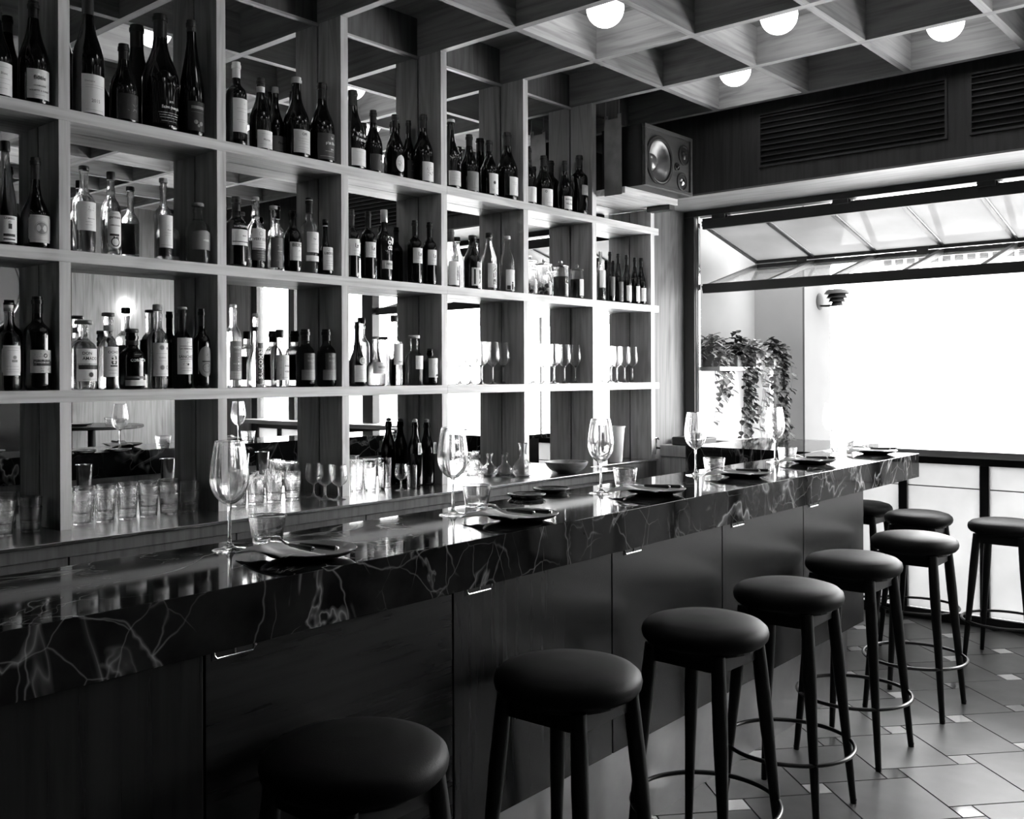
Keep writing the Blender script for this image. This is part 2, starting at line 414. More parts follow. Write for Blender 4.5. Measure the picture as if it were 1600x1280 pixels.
for k in range(len(seam) - 1):
    a, b = max(seam[k], XB + .25 - BX), seam[k + 1]
    if k == len(seam) - 2: b = XP
    ob('front_panel', MB().box(a + .003, b - .003, .029, .05, BK, BB - .001), 'bar_h' if k % 2 == 0 else 'bar_v', bar, bevel=.001)
ob('end_panel', MB().box(XP - .012, XP + .006, .03, .40, BK, BB - .001), 'bar_v', bar)
ob('work_shelf', MB().box(XB + .3 - BX, 4.9 - BX, .47, .70, .86, .90), 'steel', bar)
ob('work_front', MB().box(XB + .3 - BX, 4.9 - BX, .40, .47, .0, BB - .021), 'drawer_oak', bar)
for px, py in ((349, 1020), (737, 925), (984, 862), (1153, 817), (1276, 785)):
    P = atY(px, py, BY + .035)
    lx = P.x - BX; yy = .026
    mb = MB(); r = .0022; hw, dz = .048, .020
    mb.tube([(lx - hw, yy, BB), (lx - hw, yy, BB - dz * .6), (lx - hw + .006, yy, BB - dz), (lx + hw - .006, yy, BB - dz), (lx + hw, yy, BB - dz * .6), (lx + hw, yy, BB)], r, 8)
    mb.tube([(lx, yy, BB), (lx, yy, BB - dz)], r * .8, 8)
    hk = ob('bag_hook', mb, 'wire', bar, smooth=True)
    ob('hook_plate', MB().box(lx - hw - .004, lx + hw - .006, .0272, .0287, BB - dz - .004, BB - .0005), 'black', hk)  # black box added for the shade of the recess behind the hook

# return of the counter along the window, low gate, window ledge
rc = thing('return_counter', 'dark marble return of the bar running along the window to the wood wall', 'counter', (5.5, 3.0, 0))
ro = (5.5, 3.0, 0)
mb = MB().box(5.0, 5.97, 2.236, 3.0, BT - .03, BT - .0008); mb.box(5.0, 5.022, 2.24, 3.0, .86, BT - .0301)
ob('marble_top', loc_(mb, ro), 'marble', rc, bevel=.001)
ob('cabinet', loc_(MB().box(5.03, 5.40, 2.24, 2.99, 0, BT - .0305), ro), 'black', rc)
gt = thing('corner_cabinet', 'low pale wood cabinet in the corner below the window post', 'cabinet', (5.76, 3.27, 0))
go = (5.76, 3.27, 0)
def loc2(mb): return loc_(mb, go)
ob('top_rail', loc2(MB().box(5.56, 5.968, 3.02, 3.53, .957, 1.03)), 'corner_oak', gt, bevel=.002)
ob('door', loc2(MB().box(5.57, 5.96, 3.03, 3.525, .02, .953)), 'corner_oak', gt, bevel=.002)
mb = MB().box(5.585, 5.76, 3.22, 3.455, 1.0305, 1.085)
tag(ob('bar_mat_stack', mb, 'rubber', bevel=.008), 'black rubber mat block on the corner cabinet by the wood wall', 'mat')

lg = thing('window_ledge', 'pale wood ledge on dark metal posts with frosted panels under the window', 'ledge', (6.15, 1.0, 0))
lo = (6.15, 1.0, 0)
ob('ledge_board', loc_(MB().box(5.975, 6.27, -1.6, 3.70, 1.006, 1.046), lo), 'ledgewood', lg, bevel=.004)
ob('top_rail', loc_(MB().box(6.175, 6.225, -1.6, 3.70, .948, 1.005), lo), 'frame', lg, bevel=.002)
ob('bottom_rail', loc_(MB().box(6.17, 6.235, -1.6, 3.70, 0, .062), lo), 'frame', lg, bevel=.002)
posts = [3.13, 2.66, 2.168, 1.697, 1.22, .75, .25, -.22, -.69, -1.16]
for y in posts:
    ob('post', loc_(MB().box(6.176, 6.226, y - .026, y + .026, .0625, .9475), lo), 'frame', lg, bevel=.002)
ends = [3.68] + posts + [-1.59]
for a, b in zip(ends[:-1], ends[1:]):
    ob('frosted_panel', loc_(MB().box(6.198, 6.206, b + .027, a - .027, .064, .946), lo), 'frosted', lg)
    ob('panel_bar', loc_(MB().box(6.192, 6.197, b + .027, a - .027, .806, .812), lo), 'frame', lg)

# ------------------------------------------------------------------ WINDOW with folding sash
win = MB()
win.box(XW - .03, XW + .06, YL + .4, YM - .004, 2.618, ZS - .013)
wf = struct('window_1', win, 'frame', bevel=.002)
for y0, y1, z0 in ((3.626, YM - .005, 1.047), (.18, .33, 1.047), (-.98, -.88, 1.047), (-1.63, -1.53, 0)):
    struct('frame_post', MB().box(XW - .03, XW + .06, y0, y1, z0, 2.617), 'frame', wf, bevel=.002)
struct('guide_rail', MB().box(XW + .0, XW + .02, 3.606, 3.618, 1.047, 2.617), 'bright_steel', wf)
struct('fixed_pane', MB().box(XW + .01, XW + .016, -.879, .179, 1.047, 2.617), 'fixed', wf)
struct('fixed_pane', MB().box(XW + .01, XW + .016, -1.529, -.981, 1.047, 2.617), 'fixed', wf)
def beam(mb, a, b, w, h, up=Vector((0, 0, 1))):
    a, b = Vector(a), Vector(b); t = (b - a).normalized(); s = t.cross(up).normalized(); u = s.cross(t)
    vs = []
    for p in (a, b):
        for sx, sy in ((-1, -1), (1, -1), (1, 1), (-1, 1)): vs.append(p + s * sx * w / 2 + u * sy * h / 2)
    mb.add(vs, [(0, 1, 2, 3), (7, 6, 5, 4), (0, 4, 5, 1), (1, 5, 6, 2), (2, 6, 7, 3), (3, 7, 4, 0)])
YA, YB_, NP = 3.575, .345, 7
PT, PA, PBt = (XW + .015, 2.565), (7.02, 2.372), (XW + .015, 2.105)
pitch = (YA - YB_) / NP
fold = thing('folding_window_sash', 'black framed folding window raised open in two hinged glass leaves', 'window sash', (XW, 2, 2.4))
fo = (XW, 2, 2.4)
def leaf(p, q, name, first_w, last_w):
    mb = MB()
    t = Vector((q[0] - p[0], 0, q[1] - p[1])); t.normalize()
    for (pt, wd) in ((p, first_w), (q, last_w)):
        beam(mb, (pt[0], YB_, pt[1]), (pt[0], YA, pt[1]), .03, wd)
    for k in range(NP + 1):
        y = YA - k * pitch
        beam(mb, (p[0], y, p[1]), (q[0], y, q[1]), .03, .026, Vector((0, 1, 0)))
        beam(mb, (p[0], y, p[1] + .016), (q[0], y, q[1] + .016), .012, .034, Vector((0, 1, 0)))
    f = ob(name, loc_(mb, fo), 'frame', fold)
    for k in range(NP):
        y1, y0 = YA - k * pitch - .018, YA - (k + 1) * pitch + .018
        mp = MB(); n = Vector((-t.z, 0, t.x)) * .003
        a = Vector((p[0], 0, p[1])) + t * .018; b = Vector((q[0], 0, q[1])) - t * .018
        vs = [a + Vector((0, y0, 0)) - n, a + Vector((0, y1, 0)) - n, b + Vector((0, y1, 0)) - n, b + Vector((0, y0, 0)) - n]
        vs += [v + 2 * n for v in vs]
        mp.add(vs, [(0, 1, 2, 3), (7, 6, 5, 4), (0, 4, 5, 1), (1, 5, 6, 2), (2, 6, 7, 3), (3, 7, 4, 0)])
        ob('glass_pane', loc_(mp, fo), 'awning' if name == 'upper_leaf' else 'fixed', f)
leaf(PT, PA, 'upper_leaf', .075, .045)
leaf((PA[0], PA[1] - .05), PBt, 'lower_leaf', .045, .066)
for k in range(4):
    y = YA - .14 - k * pitch * 1.9
    if y < YB_ + .1: continue
    mb = MB().box(XW - .028, XW + .02, y - .05, y + .05, 2.588, 2.617); mb.lathe([(.014, 0), (.014, .1)], 12, (XW - .01, y - .05, 2.603), 'x')
    ob('hinge', loc_(mb, fo), 'frame', fold)
    mb = MB().box(PA[0] - .02, PA[0] + .02, y - .28, y - .2, PA[1] - .05, PA[1])
    ob('hinge', loc_(mb, fo), 'frame', fold)

# ------------------------------------------------------------------ AIR VENTS
def vent(y0, y1, z0, z1, label):
    t = thing('air_vent', label, 'vent', (XV, (y0 + y1) / 2, z0), 0, 'air vents over the window')
    o = (XV, (y0 + y1) / 2, z0)
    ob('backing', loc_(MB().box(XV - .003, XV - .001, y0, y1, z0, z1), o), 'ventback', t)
    mb = MB(); f = .012
    for a, b, c, d in ((y0, y1, z0 - f, z0), (y0, y1, z1, z1 + f), (y0 - f, y0, z0 - f, z1 + f), (y1, y1 + f, z0 - f, z1 + f)):
        mb.box(XV - .02, XV - .001, a, b, c, d)
    ob('frame', loc_(mb, o), 'dark_oak', t)
    n = 9
    for k in range(n):
        z = z0 + (k + .6) * (z1 - z0) / n
        mb = MB(); beam(mb, (XV - .012, y0, z), (XV - .012, y1, z), .016, .006)
        ob('slat', loc_(mb, o), 'slat', t)
vent(1.745, 2.843, 2.79, 3.10, 'long black slatted air vent over the window, nearer the speaker')
vent(.51, 1.606, 2.79, 3.10, 'black slatted air vent at the right edge, cut by the frame')

# ------------------------------------------------------------------ CEILING GLOBES
def globe(i, j, label):
    x, y = U(i) + UW / 2 + US / 2, 3.06 - .585 * (j - 2) - .2925
    t = thing('ceiling_globe_light', label, 'ceiling light', (x, y, CT), 0, 'globe lights in the ceiling coffers')
    prof = [(.0905 * sin(a), -.0895 - .0895 * cos(a)) for a in [PI * k / 18 for k in range(19)]]
    ob('globe', MB().lathe(prof, 32), 'globe', t, smooth=True)
    ob('ceiling_base', MB().lathe([(.0, -.012), (.05, -.012), (.05, 0), (0, 0)], 24), 'black', t, smooth=True)
vis = {(3, 2): 'lit globe in the coffer above and left of the speaker', (4, 3): 'lit globe in the middle of the three upper right coffers',
       (5, 4): 'rightmost lit globe in the ceiling coffers', (5, 2): 'lit globe in the coffer nearest the speaker and window wall'}
for j in range(2, 9):
    for i in range(-3, 6):
        if (i + j) % 2 == 0: continue
        if (i, j) in vis: globe(i, j, vis[(i, j)])
        elif i >= 0 and (j <= 7): globe(i, j, 'lit globe ceiling light outside the frame, seen only in the mirrors')

# ------------------------------------------------------------------ SPEAKER on its hung shelf
sx0, sx1, sy, sz0, sz1 = 4.92, 5.46, 3.22, 2.617, 2.982
sp = thing('loudspeaker', 'dark wood loudspeaker with large grey woofer on the hung shelf', 'speaker', (5.19, 3.4, sz0))
so = (5.19, 3.4, sz0)
mb = MB(); q = .018
for a, b, c, d in ((sx0, sx1, sz0, sz0 + q), (sx0, sx1, sz1 - q, sz1), (sx0, sx0 + q, sz0 + q, sz1 - q), (sx1 - q, sx1, sz0 + q, sz1 - q)):
    mb.box(a, b, sy + .02, 3.53, c, d)
mb.box(sx0 + q, sx1 - q, 3.512, 3.53, sz0 + q, sz1 - q)
ob('cabinet', loc_(mb, so), 'cabinet', sp)
mb = MB(); f = .022
for a, b, c, d in ((sx0, sx1, sz0, sz0 + f), (sx0, sx1, sz1 - f, sz1), (sx0, sx0 + f, sz0 + f, sz1 - f), (sx1 - f, sx1, sz0 + f, sz1 - f)):
    mb.box(a, b, sy - .004, sy + .0199, c, d)
ob('front_frame', loc_(mb, so), 'baffle', sp, bevel=.002)
WP = atY(1031.5, 251, sy); WR = .150
def plate_with_hole(x0, x1, z0, z1, cx, cz, r, y0, y1, n=64):
    mb = MB(); o = []
    for i in range(n):
        a = 2 * PI * i / n; dx, dz = cos(a), sin(a)
        t = min((x1 - cx) / dx if dx > 1e-9 else ((x0 - cx) / dx if dx < -1e-9 else 9), (z1 - cz) / dz if dz > 1e-9 else ((z0 - cz) / dz if dz < -1e-9 else 9))
        o.append(((cx + r * dx, cz + r * dz), (cx + t * dx, cz + t * dz)))
    vs = [(q[k][0], y, q[k][1]) for q in o for y in (y0, y1) for k in (0, 1)]
    fs = []
    for i in range(n):
        a, b = 4 * i, 4 * ((i + 1) % n)
        fs += [(a, b, b + 1, a + 1), (a + 2, a + 3, b + 3, b + 2), (a, a + 2, b + 2, b), (a + 1, b + 1, b + 3, a + 3)]
    corners = [(x0, z0), (x1, z0), (x1, z1), (x0, z1)]
    mb.add(vs, fs)
    for c_ in corners:
        best = sorted(range(n), key=lambda i: (o[i][1][0] - c_[0]) ** 2 + (o[i][1][1] - c_[1]) ** 2)[:2]
        p1, p2 = o[best[0]][1], o[best[1]][1]
        mb.add([(c_[0], y0, c_[1]), (p1[0], y0, p1[1]), (p2[0], y0, p2[1])], [(0, 1, 2)])
    return mb
ob('baffle', loc_(plate_with_hole(sx0 + f, sx1 - f, sz0 + f, sz1 - f, WP.x, WP.z, WR * .86, sy + .008, sy + .0198), so), 'baffle', sp)
def driver(px, py, r, kind):
    P = atY(px, py, sy); c = (P.x - so[0], sy + .008 - so[1], P.z - so[2])
    if kind == 'woofer':
        o = ob('woofer', MB().lathe([(r, .0005), (r, .006), (r * .97, .011), (r * .91, .010), (r * .88, .013), (r * .84, .012), (r * .81, .005), (r * .80, -.004), (r * .84, -.004)], 48, c, '-y', caps=False), 'rubber', sp, smooth=True)
        ob('cone', MB().lathe([(r * .815, .004), (r * .79, .003), (r * .70, -.012), (r * .52, -.036), (r * .30, -.058), (.001, -.060)], 48, c, '-y', caps=False), 'cone', o, smooth=True)
        ob('dust_cap', MB().lathe([(r * .36, -.056), (r * .33, -.044), (r * .25, -.033), (r * .13, -.027), (0, -.025)], 32, c, '-y'), 'cap', o, smooth=True)
    else:
        o = ob(kind, MB().lathe([(r, 0), (r, .006), (r * .85, .008), (r * .8, .003), (r * .4, .002)], 32, c, '-y'), 'rubber', sp, smooth=True)
        ob('dome', MB().lathe([(r * .42, .002), (r * .36, .01), (r * .18, .016), (0, .018)], 24, c, '-y'), 'bright_steel' if kind == 'horn' else 'black', o, smooth=True)
driver(1031.5, 251, .150, 'woofer'); driver(1070, 243, .064, 'tweeter'); driver(1059, 260.5, .026, 'port'); driver(1067, 284, .058, 'horn')
ss = thing('speaker_shelf', 'pale wood shelf hung on steel plates under the loudspeaker', 'shelf', (5.19, 3.4, 2.577))
s2o = (5.19, 3.4, 2.577)
ob('board', loc_(MB().box(4.882, 5.475, 3.335, YM - .003, 2.577, 2.616), s2o), 'oak_x', ss, bevel=.001)
ob('rear_block', loc_(MB().box(5.40, 5.465, 3.35, 3.52, 2.545, 2.5765), s2o), 'black', ss)
for x in (4.879,):
    mb = MB().box(x + .0, x + .0028, 3.357, 3.483, 2.572, 3.03)
    mb.box(x, x + .0028, 3.357, 3.385, 3.03, 3.055); mb.box(x, x + .0028, 3.455, 3.483, 3.03, 3.055)
    pl = ob('hanger_plate', loc_(mb, s2o), 'plate_steel', ss)
    for y in (3.371, 3.469):
        mb = MB().tube([(x - .004, y, 3.045), (x - .004, y, 3.06), (x - .002, y, 3.10), (x - .002, y, CB)], .0035, 8)
        mb.lathe([(.009, 0), (.009, .006)], 12, (x - .008, y, 3.045), 'x')
        ob('hook', loc_(mb, s2o), 'plate_steel', pl, smooth=True)

# ------------------------------------------------------------------ BAR STOOLS
def make_stool():
    t = thing('bar_stool', 'x', 'stool', (0, 0, 0), 0, 'bar stools with round black leather seats')
    r = .186
    prof = [(0, .700), (r * .80, .700), (r * .93, .706), (r * .985, .718), (r, .732), (r * .98, .747), (r * .90, .760), (r * .72, .770), (r * .4, .776), (0, .778)]
    ob('seat', MB().lathe(prof, 56), 'leather', t, smooth=True, angle=80)
    mb = MB(); q = .108
    for a in range(4):
        c_, s_ = cos(a * PI / 2), sin(a * PI / 2)
        p0, p1 = Vector((-q, q)), Vector((q, q))
        p0 = (p0.x * c_ - p0.y * s_, p0.x * s_ + p0.y * c_); p1 = (p1.x * c_ - p1.y * s_, p1.x * s_ + p1.y * c_)
        beam(mb, (p0[0], p0[1], .674), (p1[0], p1[1], .674), .018, .05)
    mb.lathe([(.12, .6905), (.15, .6905), (.15, .6995), (.12, .6995)], 32, closed=True)
    ob('seat_frame', mb, 'stoolwood', t)
    for sx in (-1, 1):
        for sy_ in (-1, 1):
            pts, rs = [], []
            for k in range(9):
                f = k / 8; z = .698 - f * .698
                d = .112 + .053 * f
                pts.append((sx * d, sy_ * d, z)); rs.append(.0195 + .002 * sin(PI * min(1, f * 2.2)) - .0085 * max(0, (f - .35) / .65))
            lg_ = ob('leg', MB().tube(pts, rs, 14), 'stoolwood', t, smooth=True)
            ob('foot_pad', MB().lathe([(.0088, 0), (.0112, .012), (.011, .016)], 14, (sx * .165, sy_ * .165, 0.0002)), 'rubber', lg_, smooth=True)
    R_ = (.112 + .053 * ((.698 - .225) / .698)) * sqrt(2) + .008
    ring = [(R_ * cos(2 * PI * k / 64), R_ * sin(2 * PI * k / 64), .225) for k in range(64)]
    ob('foot_ring', MB().tube(ring, .0072, 10, closed=True), 'ring', t, smooth=True)
    return t
stool = make_stool()
spots = [(1.265, 1.51, 0, 1, 'nearest bar stool, black round seat cut by the bottom edge of the photo'),
    (1.95, 1.51, .03, 1, 'second bar stool from the camera, black leather seat, no foot ring in view'),
    (2.58, 1.485, -.03, 1, 'third bar stool from the camera, its whole foot ring in view'),
    (3.19, 1.51, .04, 1, 'fourth bar stool from the camera at the marble bar'),
    (3.86, 1.55, -.02, 1, 'fifth bar stool from the camera at the marble bar'),
    (4.53, 1.54, .03, 1, 'sixth bar stool from the camera, last one along the bar front'),
    (5.57, 1.87, .0, .95, 'grey looking stool just behind the sixth bar stool, by the frosted panels'),
    (5.53, 1.42, .0, .95, 'stool at the right edge standing before the frosted panels'),
    (5.79, 2.275, 0, .95, 'far stool half hidden behind the end of the bar')]
for k, (x, y, rz, scl, lab) in enumerate(spots):
    if k == 0: stool.location = (x, y, 0); stool['label'] = lab
    else: dup(stool, (x, y, 0), rz, lab, None, scl if scl != 1 else None)
dup(stool, (.62, 1.50, 0), .05, 'bar stool barely showing at the bottom left corner of the photo')

# ------------------------------------------------------------------ LETTERING
_tcache = {}
def text_geo(s):
    if s in _tcache: return _tcache[s]
    cu = bpy.data.curves.new('lettering', 'FONT'); cu.body = s; cu.size = 1; cu.resolution_u = 2
    cu.align_x = 'CENTER'; cu.align_y = 'CENTER'; cu.space_line = .95; cu.offset = .017
    o = bpy.data.objects.new('lettering_source', cu); C.objects.link(o)
    dg = bpy.context.evaluated_depsgraph_get(); dg.update()
    me = bpy.data.meshes.new_from_object(o.evaluated_get(dg))
    vs = [tuple(v.co) for v in me.vertices]; fs = [tuple(p.vertices) for p in me.polygons]
    bpy.data.objects.remove(o); bpy.data.curves.remove(cu); bpy.data.meshes.remove(me)
    if vs:
        x0, x1 = min(v[0] for v in vs), max(v[0] for v in vs); y0, y1 = min(v[1] for v in vs), max(v[1] for v in vs)
        cx, cy = (x0 + x1) / 2, (y0 + y1) / 2
        vs = [(v[0] - cx, v[1] - cy) for v in vs]
        _tcache[s] = (vs, fs, max(x1 - x0, 1e-3), max(y1 - y0, 1e-3))
    else: _tcache[s] = ([], [], 1, 1)
    return _tcache[s]
def flat_elements(els, W, Hh):
    """2-D geometry (s, z) of the marks on a label W wide and Hh tall, origin at its centre"""
    V, F = [], []
    def put(vs, fs):
        o = len(V); V.extend(vs); F.extend(tuple(i + o for i in f) for f in fs)
    for e in els:
        k = e[0]
        if k == 't':      # text, width fraction, z fraction, optional s fraction, optional max height fraction
            vs, fs, w_, h_ = text_geo(e[1])
            sc = e[2] * W / w_
            if len(e) > 5: sc = min(sc, e[5] * Hh / h_)
            sx = (e[4] if len(e) > 4 else 0) * W; zz = (e[3] - .5) * Hh
            put([(x * sc + sx, y * sc + zz) for x, y in vs], fs)
        elif k == 'r':    # text turned to read upwards: width is along z
            vs, fs, w_, h_ = text_geo(e[1]); sc = e[2] * Hh / w_
            put([(-y * sc + (e[4] if len(e) > 4 else 0) * W, x * sc + (e[3] - .5) * Hh) for x, y in vs], fs)
        elif k == 'l':    # a line of fine print: z fraction, width fraction
            rnd = random.Random(int(e[1] * 977) + int(e[2] * 31)); x = -e[2] * W / 2; h_ = .006 * Hh + .0003
            zz = (e[1] - .5) * Hh
            while x < e[2] * W / 2:
                d = rnd.uniform(.015, .06) * W; x2 = min(x + d, e[2] * W / 2)
                put([(x, zz - h_ / 2), (x2, zz - h_ / 2), (x2, zz + h_ / 2), (x, zz + h_ / 2)], [(0, 1, 2, 3)]); x = x2 + .009 * W
        elif k == 'q':    # bar: s, z, half width, half height (fractions)
            s_, z_, a, b = e[1] * W, (e[2] - .5) * Hh, e[3] * W, e[4] * Hh
            n = 8
            put([(s_ - a + 2 * a * i / n, z_ + sg * b) for sg in (-1, 1) for i in range(n + 1)], [(i, i + 1, n + 2 + i, n + 1 + i) for i in range(n)])
        elif k in 'do':   # disc / ring: s, z, radius fraction of W (, inner share)
            s_, z_, r = e[1] * W, (e[2] - .5) * Hh, e[3] * W; n = 20; ri = r * (e[4] if k == 'o' else 0.02)
            vs = [(s_ + q * cos(2 * PI * i / n), z_ + q * sin(2 * PI * i / n)) for q in (ri, r) for i in range(n)]
            put(vs, [(i, (i + 1) % n, n + (i + 1) % n, n + i) for i in range(n)])
        elif k == 's':    # sun / star burst
            s_, z_, r = e[1] * W, (e[2] - .5) * Hh, e[3] * W; n = 24
            vs = [(s_, z_)] + [(s_ + (r if i % 2 else r * .6) * cos(2 * PI * i / n), z_ + (r if i % 2 else r * .6) * sin(2 * PI * i / n)) for i in range(n)]
            put(vs, [(0, 1 + i, 1 + (i + 1) % n) for i in range(n)])
        elif k == 'm':    # diamond outline
            s_, z_, a = e[1] * W, (e[2] - .5) * Hh, e[3] * W
            vs = [(s_ + q * a * cx_, z_ + q * a * cy_ * 1.25) for q in (.84, 1) for cx_, cy_ in ((1, 0), (0, 1), (-1, 0), (0, -1))]
            put(vs, [(i, (i + 1) % 4, 4 + (i + 1) % 4, 4 + i) for i in range(4)])
        elif k == 'x':    # brush-drawn squiggle: s, z, size fraction, seed
            rnd = random.Random(e[4]); s_, z_, a = e[1] * W, (e[2] - .5) * Hh, e[3] * W
            for _ in range(9):
                x, y = s_ + rnd.uniform(-1, 1) * a, z_ + rnd.uniform(-.6, .6) * a; an = rnd.uniform(0, PI); ln = rnd.uniform(.3, .8) * a; wd = rnd.uniform(.05, .14) * a
                dx, dy = cos(an) * ln / 2, sin(an) * ln / 2; nx, ny = -sin(an) * wd / 2, cos(an) * wd / 2
                put([(x - dx, y - dy), (x + nx, y + ny), (x + dx, y + dy), (x - nx, y - ny)], [(0, 1, 2, 3)])
    return V, F
def wrap(V, F, r, zc, a0=-PI / 2):
    mb = MB(); mb.add([(r * cos(a0 + s / r), r * sin(a0 + s / r), zc + z) for s, z in V], F); return mb
def label_patch(r, half, z0, z1, shape='rect', a0=-PI / 2):
    def hw(v):
        if shape == 'round': return max(.03, sqrt(max(0, 1 - (2 * v - 1) ** 2)))
        if shape == 'arch': return 1 if v < .82 else sqrt(max(.02, 1 - ((v - .82) / .18) ** 2 * .9))
        if shape == 'shield': return 1 if .2 < v < .9 else (sqrt(max(.05, 1 - ((.2 - v) / .2) ** 2 * .9)) if v <= .2 else sqrt(max(.1, 1 - ((v - .9) / .1) ** 2 * .7)))
        if shape == 'corner': return 1 if .08 < v < .92 else .9
        return 1
    n = 14 if shape != 'rect' else 3
    def fn(u, v):
        a = a0 + (2 * u - 1) * half * hw(v); return (r * cos(a), r * sin(a), z0 + (z1 - z0) * v)
    return MB().grid(fn, 18, n)

# ------------------------------------------------------------------ BOTTLES
def smoothprof(p, n=4):
    # Catmull-Rom through (z, r)
    out = []
    for i in range(len(p) - 1):
        a, b, c, d = p[max(i - 1, 0)], p[i], p[i + 1], p[min(i + 2, len(p) - 1)]
        for k in range(n):
            t = k / n
            out.append(tuple(.5 * (2 * b[q] + (c[q] - a[q]) * t + (2 * a[q] - 5 * b[q] + 4 * c[q] - d[q]) * t * t + (3 * b[q] - a[q] - 3 * c[q] + d[q]) * t ** 3) for q in (0, 1)))
    out.append(p[-1]); return out
SHAPES = {  # body part of the outline as (share of height, share of radius); neck radius share
    'burg': ([(.40, 1), (.47, .965), (.55, .82), (.63, .60), (.71, .44), (.79, .37), (.86, .345)], .345),
    'bord': ([(.56, 1), (.615, .985), (.66, .90), (.695, .68), (.72, .50), (.75, .40), (.80, .375)], .37),
    'champ': ([(.36, 1), (.44, .965), (.54, .80), (.64, .57), (.74, .42), (.84, .34), (.89, .325)], .325),
    'flute': ([(.30, 1), (.42, .96), (.55, .78), (.68, .56), (.80, .42), (.88, .37)], .36),
    'spirit': ([(.52, 1), (.575, .985), (.62, .91), (.66, .72), (.69, .52), (.72, .41), (.77, .37)], .37),
    'squat': ([(.56, 1), (.63, .975), (.69, .86), (.735, .62), (.77, .43), (.81, .36)], .355),
    'sake': ([(.52, 1), (.60, .93), (.70, .68), (.80, .46), (.88, .385)], .385),
    'cognac': ([(.30, 1), (.38, .95), (.46, .76), (.55, .50), (.64, .37), (.72, .31)], .30),
    'apoth': ([(.58, 1), (.66, .97), (.73, .82), (.79, .52), (.83, .40)], .40),
    'tall': ([(.60, 1), (.65, .98), (.70, .86), (.74, .62), (.78, .46), (.83, .41)], .41),
    'flask': ([(.50, 1), (.56, .99), (.63, .90), (.68, .72), (.72, .50), (.76, .44)], .44),
    'bulb': ([(.46, 1), (.56, .96), (.63, .78), (.68, .52), (.72, .40), (.77, .44), (.84, .36)], .35),
}
def outline(kind, h, r):
    pts, nr = SHAPES[kind]
    z1 = pts[0][0]
    pr = [(0, .001), (.0, .80 * r), (.004, .93 * r), (.012, .985 * r), (.025, r), (z1 * h * .5, r)]
    pr = pr[:5]
    body = smoothprof([(z1 * h - .02 * h, r)] + [(a * h, b * r) for a, b in pts], 3)
    neck = [(h - .026, nr * r), (h - .0255, nr * r * 1.14), (h - .013, nr * r * 1.16), (h - .0125, nr * r * 1.02), (h - .001, nr * r * 1.0), (h, nr * r * .9), (h, .0005)]
    pr += body + [q for q in neck if q[0] > body[-1][0] + .001]
    return [(b, a) for a, b in pr], nr * r
NB = [0]
def clampx(x, r):   # keep a thing between the two uprights of its bay
    i = math.floor((x - U0) / US)
    return min(max(x, U(i) + UW + r + .002), U(i + 1) - r - .002)
